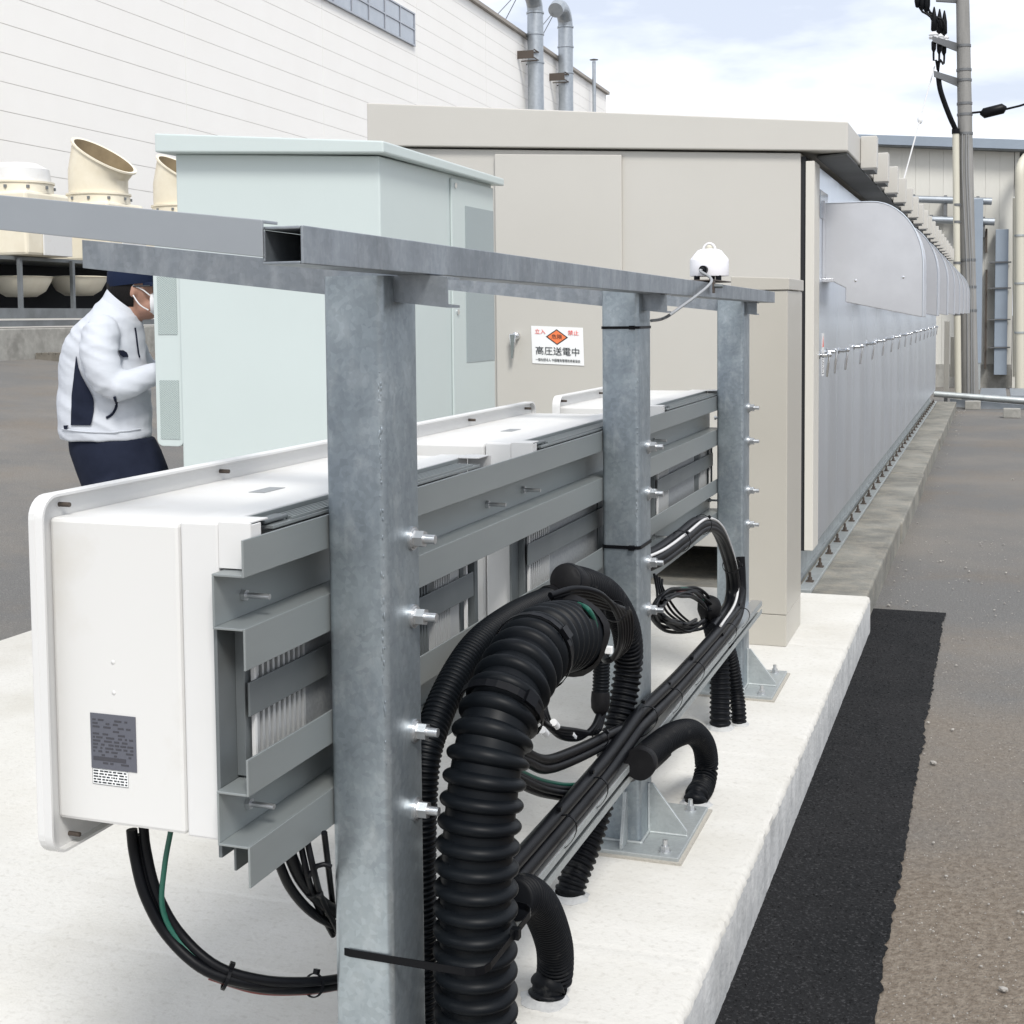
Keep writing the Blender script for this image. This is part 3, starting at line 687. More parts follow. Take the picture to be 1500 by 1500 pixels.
# coil of thin cables between middle and far posts
def loop(cx, cy, rx, ry, X, a0, a1, n=14, jit=3):
    r = random.Random(int(cx+rx*7+a0)); out = []
    for k in range(n+1):
        a = math.radians(a0+(a1-a0)*k/n); out.append(ox(cx+rx*math.cos(a)+r.uniform(-jit, jit), cy+ry*math.sin(a)+r.uniform(-jit, jit), X+r.uniform(-.012, .012)))
    return out
runs = [(loop(1000, 893, 44-2*k, 34-3*k, -.90+.006*k, 20+8*k, 380-6*k), .0052, m) for k, m in enumerate(['cable', 'cable', 'cable', 'cable', 'cable', 'cable'])]
runs.append(([ox(948, 900, -.9), ox(975, 872, -.9), ox(1005, 862, -.9), ox(1030, 878, -.89)], .0045, 'greenwire'))
runs.append(([ox(950, 905, -.9), ox(978, 876, -.9), ox(1005, 867, -.9), ox(1028, 882, -.89)], .0045, 'redwire'))
for k in range(4): runs.append(([ox(958+4*k, 840+3*k, -.95), ox(962+3*k, 862, -.94), ox(968+8*k, 895, -.91), ox(1000+6*k, 918, -.90)], .004, 'cable'))
bundle('cable_coil', 'loose coil of thin black cables hanging between the middle and farthest posts', 'cable coil', runs)
# cables emerging from the thick conduit's mouth
runs = []
for k in range(5):
    runs.append(([ox(806+2*k, 872+3*k, -.80), ox(845+3*k, 862+5*k, -.77), ox(882+4*k, 872+5*k, -.74), ox(906+4*k, 905-2*k, -.735), ox(908+3*k, 945, -.75), ox(892-k, 968, -.80), ox(879+k, 952, -.89)], .0062, 'cable'))
runs.append(([ox(845, 884, -.76), ox(862, 893, -.72), ox(872, 915, -.715), ox(871, 938, -.72)], .005, 'greenwire'))
m_t = bundle('cable_bundle', 'black cables with a green wire curling out of the thickest conduit mouth', 'cable bundle', runs, ties=(.35,), tr=.022)
p = ox(892, 952, -.76); box('marker_tag', p-Vector((.008, .006, .008)), p+Vector((.008, .006, .008)), M['paper'], m_t, bevel=.002)
runs = []
for k in range(4):
    runs.append(([ox(879+2*k, 1042, -.90), ox(868+2*k, 1066+2*k, -.90), ox(845-2*k, 1082-k*4, -.91), ox(815-4*k, 1075-k*4, -.92), ox(800-4*k, 1045, -.93), ox(796-3*k, 1015, -.95), ox(795+4*k, 985, -.97)], .0068, 'cable'))
l_t = bundle('cable_bundle', 'drooping loop of black cables with white marker tags below the short thin conduit', 'cable bundle', runs)
for x, y in ((797, 1072), (813, 1061), (838, 1077)):
    p = ox(x, y, -.912); B().cyl(p-Vector((0, .012, -.008)), p+Vector((0, .012, -.008)), .0085, n=10).obj('marker_tag', M['paper'], l_t)
a_ = [ox(715, 1060, -.90), ox(742, 1085, -.89), ox(770, 1102, -.88), ox(800, 1113, -.88), ox(845, 1098, -.87), ox(895, 1074, -.86), ox(935, 1056, -.85), ox(960, 1040, -.84)]
bundle('cable_bundle', 'two parallel black cables sagging from the thickest conduit up to the strut bundle', 'cable bundle', [(a_, .011, 'cable'), (off(a_, (0, .005, -.021)), .011, 'cable')], ties=(.62,), tr=.019)
a_ = [ox(705, 1095, -.90), ox(738, 1122, -.89), ox(768, 1140, -.88), ox(800, 1152, -.88), ox(845, 1156, -.87), ox(900, 1140, -.87), ox(950, 1120, -.86), ox(975, 1100, -.86)]
bundle('cable_bundle', 'three low black cables with a thin green wire sagging behind the strut rail', 'cable bundle', [(a_, .009, 'cable'), (off(a_, (0, 0, -.016)), .009, 'cable'), (off(a_, (.01, 0, -.008)), .007, 'cable'), (off(a_, (0, 0, .011)), .0045, 'greenwire')])
# bundle hanging out of the near conditioner
k_ = [oy(193, 1215, 1.70), oy(197, 1250, 1.70), oy(212, 1310, 1.70), oy(245, 1370, 1.71), oy(300, 1420, 1.72), oy(370, 1441, 1.76), oy(440, 1443, 1.84), oy(488, 1437, 1.93), oy(520, 1430, 2.02), (-.93, 2.10, .28)]
kb = bundle('cable_bundle', 'black cable bundle with green wire swinging from under the nearest power conditioner', 'cable bundle',
       [(k_, .0085, 'cable'), (off(k_, (.014, .01, .003)), .0075, 'cable'), (off(k_, (.006, .012, -.011)), .0075, 'cable'), (off(k_, (-.004, .0, -.006)), .0022, 'whitewire'), (off(k_[4:], (0, .01, -.018)), .003, 'redwire'),
        ([oy(250, 1218, 1.70), oy(241, 1270, 1.70), oy(238, 1330, 1.705), oy(262, 1378, 1.715), oy(310, 1418, 1.725)], .0042, 'greenwire')])
KP = spline(k_, .012)
for f_ in (.42, .66):
    i = int(f_*len(KP)*.93); tie(kb, KP[i]+Vector((.005, .005, -.003)), fr(KP, i), .0165, .005, head=(0, 0, 1))
k2 = [oy(405, 1255, 1.76), oy(425, 1300, 1.80), oy(455, 1335, 1.86), oy(490, 1355, 1.94), oy(525, 1365, 2.03), (-.92, 2.1, .36)]
k2b = bundle('cable_bundle', 'two black cables hanging beneath the lower rail just left of the nearest post', 'cable bundle', [(k2, .0075, 'cable'), (off(k2, (.012, .01, .014)), .010, 'cable')])
k3 = [oy(440, 1235, 1.80), oy(450, 1280, 1.80), oy(462, 1320, 1.86), oy(488, 1370, 1.95)]
k4 = [oy(475, 1220, 1.80), oy(481, 1270, 1.84), oy(488, 1330, 1.93)]
k3b = bundle('cable_bundle', 'thin black cables tied together under the lower rail against the nearest post', 'cable bundle', [(k3, .005, 'cable'), (off(k3, (.012, 0, .004)), .005, 'cable'), (k4, .005, 'cable'), ([oy(452, 1284, 1.80), oy(468, 1266, 1.8), oy(486, 1270, 1.81)], .004, 'cable')], ties=(.4,), tr=.009)
# straps round posts
def strap(label, pts, w=.010, head=None):
    """flat tie along a closed rectangle of points (x,y) at heights z"""
    b = B(); n = len(pts); c = sum((Vector(p) for p in pts), Vector())/n; ring = []
    for p in pts:
        p = Vector(p); d = (p-c); d.z = 0; d.normalize()
        ring.append([b.bm.verts.new(p+d*o_+Vector((0, 0, z))) for o_, z in ((0, -w/2), (.002, -w/2), (.002, w/2), (0, w/2))])
    for k in range(n):
        for q in range(4): b.bm.faces.new((ring[k][q], ring[(k+1) % n][q], ring[(k+1) % n][(q+1) % 4], ring[k][(q+1) % 4]))
    if head is not None:
        h = Vector(head); b.box(h-Vector((.007, .007, w*.7)), h+Vector((.007, .007, w*.7)))
    o = b.obj('cable_tie', M['cable'], origin=c); return tag(o, label, 'cable tie')
def around(x0, x1, y0, y1, z, r=.012):
    out = []
    for cx, cy, a in ((x1-r, y1-r, 0), (x0+r, y1-r, 90), (x0+r, y0+r, 180), (x1-r, y0+r, 270)):
        for k in range(4):
            t = math.radians(a+30*k); out.append((cx+r*math.cos(t), cy+r*math.sin(t), z))
    return out
e_ = .0012
zt = oy(900, 801, PY[1]).z
strap('black cable tie round the middle post at mid height', around(PX0-e_, PX1+e_, PY[1]-e_, PY[1]+PD+e_, zt), .009, (PX1-.02, PY[1]-.004, zt))
zt = oy(900, 480, PY[1]).z
strap('black cable tie round the middle post just below its top', around(PX0-e_, PX1+e_, PY[1]-e_, PY[1]+PD+e_, zt), .007, (PX1-.016, PY[1]-.004, zt))
zt = oy(500, 1393, PY[0]).z
strap('wide black strap holding the thickest conduit to the nearest post', around(PX0-e_, -.713, PY[0]-e_, 2.10, zt, .03), .012, (-.712, 2.0, zt))

# ------------------------------------------------------------------ pale green cabinet
gx0, gx1, gy0, gy1 = -3.085, -2.195, 4.72, 5.93
gc = thing('control_cabinet', 'pale green steel cabinet with sloping lid behind the white power conditioners', 'cabinet', (-2.64, 5.3, 0))
B().hexa([(gx0, gy0, .10), (gx1, gy0, .10), (gx1, gy1, .10), (gx0, gy1, .10), (gx0, gy0, 2.055), (gx1, gy0, 2.005), (gx1, gy1, 2.005), (gx0, gy1, 2.055)]).obj('body', M['green'], gc, bevel=.006)
B().hexa([(gx0-.055, gy0-.06, 2.058), (gx1+.045, gy0-.06, 2.008), (gx1+.045, gy1+.05, 1.998), (gx0-.055, gy1+.05, 2.048), (gx0-.055, gy0-.06, 2.132), (gx1+.045, gy0-.06, 2.052), (gx1+.045, gy1+.05, 2.032), (gx0-.055, gy1+.05, 2.11)]).obj('lid', M['green'], gc, bevel=.006)
box('plinth', (gx0+.03, gy0+.03, 0), (gx1-.03, gy1-.03, .099), M['steelgrey'], gc)
ya = ox(660, 400, gx1).y; yb = ox(735, 400, gx1).y
dr = box('side_door', (gx1+.001, ya, .16), (gx1+.010, gy1-.004, 1.985), M['green'], gc, bevel=.002)
y0_, y1_ = ox(679, 400, gx1).y, ox(720, 400, gx1).y
box('vent_panel', (gx1+.0102, y0_, ox(690, 530, gx1).z), (gx1+.0125, y1_, ox(690, 304, gx1).z), M['perf_g'], dr)
for px, py in ((663, 272), (667, 457)):
    p = ox(px, py, gx1); B().cyl((gx1+.010, p.y, p.z), (gx1+.016, p.y, p.z), .012, n=12).obj('door_lock', M['chrome'], dr)
od_ = B().prism(rrect(-3.215, .885, -3.0875, 1.70, .03), 1, 4.735, 4.785).obj('open_door', M['green'], gc, bevel=.003)
for ylo, yhi in ((490, 405), (643, 557)):
    z0, z1 = oy(245, ylo, 4.735).z, oy(245, yhi, 4.735).z
    box('vent_panel', (-3.195, 4.7325, z0), (-3.105, 4.7345, z1), M['perf'], od_)

# ------------------------------------------------------------------ tan cabinet
tcab = thing('terminal_cabinet', 'narrow tall tan cabinet on the slab just right of the last rack post', 'cabinet', (-.92, 5.95, 0))
tx0, tx1, ty0, ty1 = -1.045, -.815, 5.716, 6.16
box('body', (tx0, ty0, .135), (tx1, ty1, 1.495), M['tan'], tcab, bevel=.004)
box('plinth', (tx0+.001, ty0+.001, 0), (tx1-.001, ty1-.001, .1335), M['tan'], tcab, bevel=.003)
B().hexa([(tx0-.005, ty0-.006, 1.497), (tx1+.006, ty0-.006, 1.497), (tx1+.006, ty1+.006, 1.497), (tx0-.005, ty1+.006, 1.497), (tx0-.005, ty0-.006, 1.556), (tx1+.006, ty0-.006, 1.545), (tx1+.006, ty1+.006, 1.545), (tx0-.005, ty1+.006, 1.556)]).obj('lid', M['tan'], tcab, bevel=.003)

# ------------------------------------------------------------------ long cubicle
cx0, cx1, cy0, cy1 = -3.33, -.887, 7.1, 22.6
cub = thing('switchgear_cubicle', 'long beige switchgear cubicle with stainless doors and rounded hoods along its side', 'cubicle', (-2.1, 7.2, -.03))
B().hexa([(cx0, cy0, .17), (cx1-.062, cy0, .17), (cx1-.062, cy1, .17), (cx0, cy1, .17), (cx0, cy0, 2.355), (cx1-.062, cy0, 2.212), (cx1-.062, cy1, 2.212), (cx0, cy1, 2.355)]).obj('body', M['beige'], cub, bevel=.004)
rf = B().hexa([(cx0-.03, cy0-.035, 2.366), (-.712, cy0-.035, 2.208), (-.712, cy1+.05, 2.208), (cx0-.03, cy1+.05, 2.366), (cx0-.03, cy0-.035, 2.605), (-.712, cy0-.035, 2.353), (-.712, cy1+.05, 2.353), (cx0-.03, cy1+.05, 2.605)]).obj('roof', M['beige'], cub, bevel=.006)
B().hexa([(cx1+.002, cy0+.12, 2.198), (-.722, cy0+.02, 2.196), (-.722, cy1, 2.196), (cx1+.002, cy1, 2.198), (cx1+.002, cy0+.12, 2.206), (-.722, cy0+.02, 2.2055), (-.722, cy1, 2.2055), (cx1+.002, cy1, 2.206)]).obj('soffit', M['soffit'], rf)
# end door with its raised panel
xa, xb = oy(727, 300, cy0).x, oy(912, 300, cy0).x
ed = B().hexa([(xa, cy0-.022, .19), (xb, cy0-.022, .19), (xb, cy0-.001, .19), (xa, cy0-.001, .19), (xa, cy0-.022, 2.284), (xb, cy0-.022, 2.246), (xb, cy0-.001, 2.246), (xa, cy0-.001, 2.284)]).obj('end_door', M['beige'], cub, bevel=.004)
hp = oy(757, 492, cy0-.022)
b = B(); b.cyl(hp, hp+Vector((0, -.03, 0)), .021, n=20); b.cyl(hp+Vector((0, -.03, 0)), hp+Vector((0, -.042, 0)), .017, n=20)
b.hexa([hp+Vector(v) for v in ((-.022, -.030, -.125), (-.006, -.030, -.125), (-.006, -.044, -.125), (-.022, -.044, -.125), (-.028, -.030, .012), (.010, -.030, .012), (.010, -.046, .012), (-.028, -.046, .012))])
b.obj('door_handle', M['chrome'], ed, bevel=.004)
# corner post, black gasket
box('gasket', (cx1-.0615, cy0+.008, .171), (cx1-.037, cy0+.21, 2.195), M['dark'], cub)
box('corner_trim', (cx1-.0365, cy0-.004, .175), (cx1+.008, cy0+.215, 2.17), M['beige_in'], cub, bevel=.003)
# stainless doors along the side, each with its handle
dp = .935; yd = cy0+.22; i = 0
door0 = None
while yd+dp < cy1+.01:
    if door0 is None:
        door0 = box('stainless_door', (cx1-.022, yd+.004, .185), (cx1, yd+dp-.006, 2.165), M['steel'], cub, bevel=.004); dy0 = yd
        hy = yd+.075; hz = 1.175
        b = B(); b.cyl((cx1, hy, hz), (cx1+.006, hy, hz), .020, n=16); b.cyl((cx1+.006, hy, hz), (cx1+.052, hy, hz), .011, n=14); b.sphere((cx1+.052, hy, hz+.004), .016, 10)
        b.hexa([(cx1+.044, hy-.010, hz+.01), (cx1+.060, hy-.010, hz+.01), (cx1+.060, hy+.010, hz+.01), (cx1+.044, hy+.010, hz+.01), (cx1+.034, hy-.008, hz-.115), (cx1+.046, hy-.008, hz-.115), (cx1+.046, hy+.008, hz-.115), (cx1+.034, hy+.008, hz-.115)])
        b.obj('door_handle', M['chrome'], door0, bevel=.003)
        b = B(); b.box((cx1+.0005, yd+.06, 1.90), (cx1+.004, yd+.40, 2.05)); b.obj('view_window', M['glass'], door0, bevel=.002)
    else: copy_tree(door0, cub, (0, yd-dy0, 0))
    yd += dp; i += 1
# second handle and instruction label on the first door
p = Vector((cx1, cy0+.62, 1.185))
b = B(); b.cyl(p, p+Vector((.006, 0, 0)), .020, n=16); b.cyl(p+Vector((.006, 0, 0)), p+Vector((.055, 0, 0)), .010, n=14)
b.hexa([p+Vector(v) for v in ((.046, -.01, .016), (.062, -.01, .016), (.062, .01, .016), (.046, .01, .016), (.040, -.008, -.12), (.050, -.008, -.12), (.050, .008, -.12), (.040, .008, -.12))]); b.obj('door_handle', M['chrome'], cub, bevel=.003)
lb = box('instruction_label', (cx1+.0006, cy0+.40, 1.06), (cx1+.0016, cy0+.50, 1.29), M['paper'], cub)
b = B(); zz = 1.16
for k in range(10): b.box((cx1+.0017, cy0+.415, zz-.004), (cx1+.0021, cy0+.485-.02*(k % 3), zz)); zz -= .0095
b.obj('print', M['ink'], lb); b = B(); b.prism([(cy0+.45, 1.275), (cy0+.42, 1.215), (cy0+.48, 1.215)], 0, cx1+.0017, cx1+.0022); b.obj('warning_triangle', M['red'], lb)
# rounded hoods
def hood_prof(x0, x1, zt, zb):
    p = [(x0, zt)]; r = .27; n = 12
    for k in range(n+1):
        a = math.pi/2*(1-k/n); p.append((x1-r+r*math.cos(a), zt-.34+.34*math.sin(a)))
    p += [(x1, zb), (x0+.115, zb+.085), (x0+.115, zb+.16), (x0, zb+.22)]
    return p
hd0 = None
for k in range(8):
    y = 7.5+1.87*k
    if hd0 is None:
        hy0 = y
        P = hood_prof(cx1+.008, -.368, 1.985, 1.372)
        b = B(); b.prism(P, 1, y+.003, y+.40)
        hd0 = b.obj('hood', M['hood'], cub, bevel=.004)
        b = B(); P2 = [(x, z) for x, z in P[:15]]          # folded seam round the curved edge
        for q in range(len(P2)-1):
            (xa_, za_), (xb_, zb_) = P2[q], P2[q+1]
            b.hexa([(xa_, y, za_), (xb_, y, zb_), (xb_, y+.012, zb_), (xa_, y+.012, za_), (xa_+.004, y, za_+.004), (xb_+.004, y, zb_+.004), (xb_+.004, y+.012, zb_+.004), (xa_+.004, y+.012, za_+.004)])
        b.obj('seam', M['steel'], hd0)
        b = B(); b.box((cx1+.001, y-.006, 1.585), (cx1+.016, y+.002, 2.0)); b.box((cx1+.001, y-.006, 1.565), (cx1+.06, y+.03, 1.5845)); b.obj('mounting_flange', M['hood'], hd0, bevel=.002)
        for px, py in ((1253, 411), (1323, 406)):
            q = oy(px, py, y); B().lathe((q.x, y+.003, q.z), [(.008, 0), (.007, .003), (0, .005)], 12, (0, -1, 0)).obj('rivet', M['chrome'], hd0)
    else: copy_tree(hd0, cub, (0, y-hy0, 0))
# covers over the roof joints
rb0 = None
for k in range(18):
    y = 7.72+.835*k
    if rb0 is None:
        ry0 = y; rb0 = box('roof_bracket', (-.7105, y, 2.185), (-.625, y+.10, 2.358), M['beige'], cub, bevel=.004)
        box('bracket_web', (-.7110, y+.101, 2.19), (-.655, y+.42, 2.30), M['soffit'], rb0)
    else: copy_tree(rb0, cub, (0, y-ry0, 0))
B().lathe((-.95, 7.9, 2.36), [(.10, 0), (.09, .03), (.05, .05), (0, .055)], 20).obj('roof_boss', M['beige'], rf)
B().lathe((-2.95, 7.9, 2.57), [(.10, 0), (.09, .03), (.05, .05), (0, .055)], 20).obj('roof_boss', M['beige'], rf)
# base rails with anchor studs
br = B(); br.box((cx1-.16, cy0+.02, -.028), (cx1-.075, cy1, .0)); br.box((cx1-.14, cy0+.03, .0005), (cx1-.09, cy1, .168)); br.obj('base_frame', M['galv_light'], cub)
rl = box('base_rail', (cx1-.055, cy0-.10, -.028), (cx1+.012, cy1, -.010), M['galv_light'], cub, bevel=.002)
st0 = None; y = cy0+.12
while y < cy1-.2:
    if st0 is None:
        b = B(); p = Vector((cx1-.022, y, -.010)); b.box(p-Vector((.02, .02, 0)), p+Vector((.02, .02, .006))); b.cyl(p+Vector((0, 0, .006)), p+Vector((0, 0, .024)), .013, n=6, smooth=False); b.cyl(p+Vector((0, 0, .024)), p+Vector((0, 0, .050)), .007, n=8)
        st0 = b.obj('anchor_stud', M['rust'], rl); sy0 = y
    else:
        c = st0.copy(); COL.objects.link(c); c.parent = rl; c.location = (0, y-sy0, 0)
    y += .44
# warning sign
sg = thing('warning_sign', 'white high voltage warning sign with an orange danger diamond on the beige end door', 'sign', oy(817, 506, cy0-.024))
A, Bq, Cq, Dq = [oy(x, y, cy0-.0235) for x, y in ((778, 477), (854, 480), (856, 536), (780, 532))]
u = (Bq-A); v = (Dq-A); wd = u.length; hg = v.length
sm = Matrix((( u.x/wd, -v.x/hg, 0, (A+Bq+Cq+Dq).x/4), (0, 0, -1, cy0-.0245), (u.z/wd, -v.z/hg, 0, (A+Bq+Cq+Dq).z/4), (0, 0, 0, 1)))
def spoly(name, pts, d, m, parent):
    b = B(); f0 = [sm @ Vector((x, y, d)) for x, y in pts]; f1 = [sm @ Vector((x, y, d+.0008)) for x, y in pts]
    A_ = [b.bm.verts.new(q) for q in f0]; B_ = [b.bm.verts.new(q) for q in f1]; n = len(pts)
    b.bm.faces.new(A_); b.bm.faces.new(B_[::-1])
    for k in range(n): b.bm.faces.new((A_[k], A_[(k+1) % n], B_[(k+1) % n], B_[k]))
    return b.obj(name, m, parent)
w2, h2 = wd/2, hg/2
bd_ = spoly('board', [(-w2, -h2), (w2, -h2), (w2, h2), (-w2, h2)], 0, M['paper'], sg)
X = lambda q: (q-.5)*wd
Z = lambda q: (.5-q)*hg
dc = (X(.495), Z(.275)); 
for nm, k, d, m in (('diamond_border', 1, .001, 'ink'), ('diamond', .84, .002, 'orange')):
    spoly(nm, [(dc[0]-.215*wd*k, dc[1]), (dc[0], dc[1]-.21*hg*k), (dc[0]+.215*wd*k, dc[1]), (dc[0], dc[1]+.21*hg*k)], d, M[m], sg)
def stext(s_, x, y, size, m, width=None, d=.0035): return text(s_, size, 'lettering', M[m], sg, sm @ Matrix.Translation((x, y, d)), width)
stext('危険', dc[0], dc[1], hg*.135, 'ink', wd*.20)
stext('立入', X(.175), Z(.155), hg*.14, 'red', wd*.205); stext('禁止', X(.815), Z(.155), hg*.14, 'red', wd*.205)
stext('高圧送電中', X(.5), Z(.665), hg*.235, 'ink', wd*.84)
stext('一般社団法人 中国電気管理技術者協会', X(.5), Z(.895), hg*.085, 'ink', wd*.86)

# ------------------------------------------------------------------ factory on the left
vd = ray(1352, 456); wdir = Vector((vd.x, vd.y, 0)).normalized(); wn = Vector((wdir.y, -wdir.x, 0))    # wn points to the camera side
w0 = ox(0, 150, -19); w0 = Vector((w0.x, w0.y, 0))
def wall_hit(x, y, offs=0):
    d = ray(x, y); p0 = w0+wn*offs; t = (p0-CAM).dot(wn)/d.dot(wn); return CAM+d*t
def sz(x, y, offs=0): q = wall_hit(x, y, offs); return (q-w0-wn*offs).dot(wdir), q.z
def wp(s_, z, o_=0): return w0+wdir*s_+wn*o_+Vector((0, 0, z))
fac = thing('factory_building', 'large cream factory with horizontal wall panels and a high strip of windows', 'building', w0+wdir*15)
def wbox(b, s0, s1, z0, z1, o0, o1): b.hexa([wp(s0, z0, o0), wp(s1, z0, o0), wp(s1, z0, o1), wp(s0, z0, o1), wp(s0, z1, o0), wp(s1, z1, o0), wp(s1, z1, o1), wp(s0, z1, o1)]); return b
eave = sz(700, 9)[1]; send = sz(888, 155)[0]
j1, j2 = sz(272, 100)[0], sz(473, 100)[0]; bay = j2-j1
ss = [j1-2*bay, j1-bay, j1]
while ss[-1]+bay < send: ss.append(ss[-1]+bay)
ss.append(send)
zj = [sz(0, y)[1] for y in (33, 72, 113, 158, 200, 247)]; ph = (zj[0]-zj[-1])/5
wbox(B(), ss[0], send, -.2, eave, -.6, -.012).obj('wall', M['joint'], fac)
z = zj[0]+ph*math.ceil((eave-zj[0])/ph)
wz = []
while z > .3: wz.append(z); z -= ph
wsx0, wsx1 = sz(470, 8)[0]-7, sz(605, 40)[0]; wz1, wz0 = sz(605, 20)[1], sz(605, 68)[1]
pan = {}
for a_, b_ in zip(ss[:-1], ss[1:]):
    for z in wz:
        zt = min(z, eave)
        if zt-(z-ph) < .05: continue
        wbox(B(), a_+.009, b_-.009, z-ph+.007, zt-.007, -.0118, 0).obj('panel', M['alc'], fac)
b = wbox(B(), ss[0], send+.25, eave+.002, eave+.16, -.6, .16); b.obj('roof_edge', M['trim'], fac)
wbox(B(), send-.1, send+.02, -.2, eave, -12, -.602).obj('end_wall', M['alc'], fac)
wbox(B(), ss[0], send+.2, eave+.161, eave+.25, -14, -.1).obj('roof', M['trim'], fac)
# window strip: two rows of panes
wf = wbox(B(), wsx0, wsx1, wz0, wz1, .002, .05).obj('window', M['frame'], fac)
cw = sz(605, 40)[0]-sz(585, 40)[0]; cw = (sz(605, 40)[0]-sz(487, 40)[0])/5
x = wsx1-.05
while x-cw > wsx0:
    for z0_, z1_ in ((wz0+.06, (wz0+wz1)/2-.03), ((wz0+wz1)/2+.03, wz1-.06)):
        wbox(B(), x-cw+.07, x-.03, z0_, z1_, .051, .056).obj('pane', M['glass'], wf)
    x -= cw
b = B()
s_ = wsx1
for k in range(60):
    xx = wsx1-.02-k*cw
    if xx < wsx0: break
    wbox(b, xx-.035, xx+.035, wz0, wz1, .0565, .085)
for z0_ in (wz0, (wz0+wz1)/2-.03, wz1-.05): wbox(b, wsx0, wsx1+.03, z0_, z0_+.055, .0568, .0853)
b.obj('frame', M['frame'], wf)
# exhaust ducts standing against the wall
def wduct(px, ptop, label, r, end, off_=.57, group='ducts up the factory wall'):
    s0 = sz(px, 150, off_)[0]; ztop = wall_hit(px, ptop, off_).z
    t = thing('exhaust_duct', label, 'duct', wp(s0, 2, off_), group)
    P = [wp(s0, 2, off_), wp(s0, ztop-.9, off_)]
    b = B(); b.sweep([wp(s0, 2+(ztop-2.5)*k/16, off_) for k in range(17)], [r*(1.03 if k % 2 else 1) for k in range(17)], 20); b.obj('riser', M['duct'], t)
    b = B(); ctr = []
    for k in range(5): 
        a = math.pi/2*k/4; ctr.append(wp(s0, ztop-.5, off_)+(-wdir*(1-math.cos(a))*.95+Vector((0, 0, 1))*math.sin(a)*.7))
    ctr.append(ctr[-1]-wdir*end+Vector((0, 0, -.10))); ctr.append(ctr[-1]-wdir*.35+Vector((0, 0, -.22)))
    b.sweep(ctr, r, 20); 
    for f in b.bm.faces: f.smooth = False
    b.obj('elbow', M['duct'], t)
    for z in (ztop-.62, ztop-1.6, ztop-2.9): B().lathe(wp(s0, z, off_), [(r, 0), (r*1.12, .02), (r*1.12, .09), (r, .11)], 20).obj('collar', M['duct'], t)
    zb = sz(px, {785: 80, 829: 112}[px], off_)[1]; b = B()
    for dz in (0, -.38): wbox(b, s0-r-.06, s0-r-.02, zb+dz, zb+dz+.05, .0, off_+.2); wbox(b, s0+r+.02, s0+r+.06, zb+dz, zb+dz+.05, .0, off_+.2)
    wbox(b, s0-r-.7, s0+r+.1, zb+.001, zb+.049, off_+.21, off_+.25); wbox(b, s0-r-.7, s0-r-.65, zb-.36, zb, .0, off_+.2); wbox(b, s0-r-.7, s0+r, zb-.36, zb-.32, off_+.21, off_+.24)
    b.obj('wall_bracket', M['rust'], t)
    b = B(); q = ctr[-2]; b.cyl(q, wp(s0-3.4, eave+.1, -.5), .02, n=6); b.cyl(q, wp(s0-1.2, eave+.1, -.8), .02, n=6); b.obj('stay_wire', M['band'], t)
    return t
wduct(785, 2, 'taller silver exhaust duct with an elbow rising above the factory roof', .37, 1.2)
wduct(829, 24, 'shorter silver exhaust duct bending left just above the factory roof edge', .37, .6)
s0, zt = sz(870, 90, .4); t = thing('vent_stack', 'thin grey vent pipe with a flat cap near the factory corner', 'vent pipe', wp(s0, 2, .4))
B().cyl(wp(s0, 2, .4), wp(s0, zt, .4), .10, n=14).obj('pipe', M['duct'], t); B().lathe(wp(s0, zt, .4), [(.0, .16), (.24, .10), (.24, .08), (0, .08)], 16).obj('cap', M['band'], t)
wbox(B(), s0-.3, s0+.15, zt-3.4, zt-3.3, .0, .55).obj('wall_bracket', M['band'], t)
# ------------------------------------------------------------------ FRP blower units, low wall, pallets
u_off = 3.3; K = 1.267
def ws_(px, py): return sz(px, py, u_off)
row = thing('equipment_frame', 'grey steel frame with dark bays under the cream blower housings', 'frame', wp(sz(150, 440, u_off)[0], .6, u_off))
zf0, zf1 = ws_(60, 452)[1], ws_(60, 386)[1]
sL, sR = ws_(-160, 440)[0], ws_(420, 440)[0]
b = wbox(B(), sL, sR, zf0-.17, zf0, u_off+.30, u_off+.42); b.obj('beam', M['steelgrey'], row)
b = wbox(B(), sL, sR, zf0-.30, zf0-.2, u_off-.9, u_off+.40); b.obj('beam', M['steelgrey'], row)
for px in (-80, 5, 83, 157, 225, 300):
    s_ = ws_(px, 430)[0]; wbox(B(), s_-.035, s_+.035, zf0, zf1+.05, u_off+.30, u_off+.36).obj('post', M['steelgrey'], row)
wbox(B(), sL, sR, zf0, zf1+.3, u_off-1.1, u_off-1.0).obj('bay_shade', M['dark'], row)  # near-black sheet that paints the shade inside the open bays
wbox(B(), sL, sR, zf1+.02, zf1+.08, u_off-1.0, u_off+.28).obj('beam', M['steelgrey'], row)
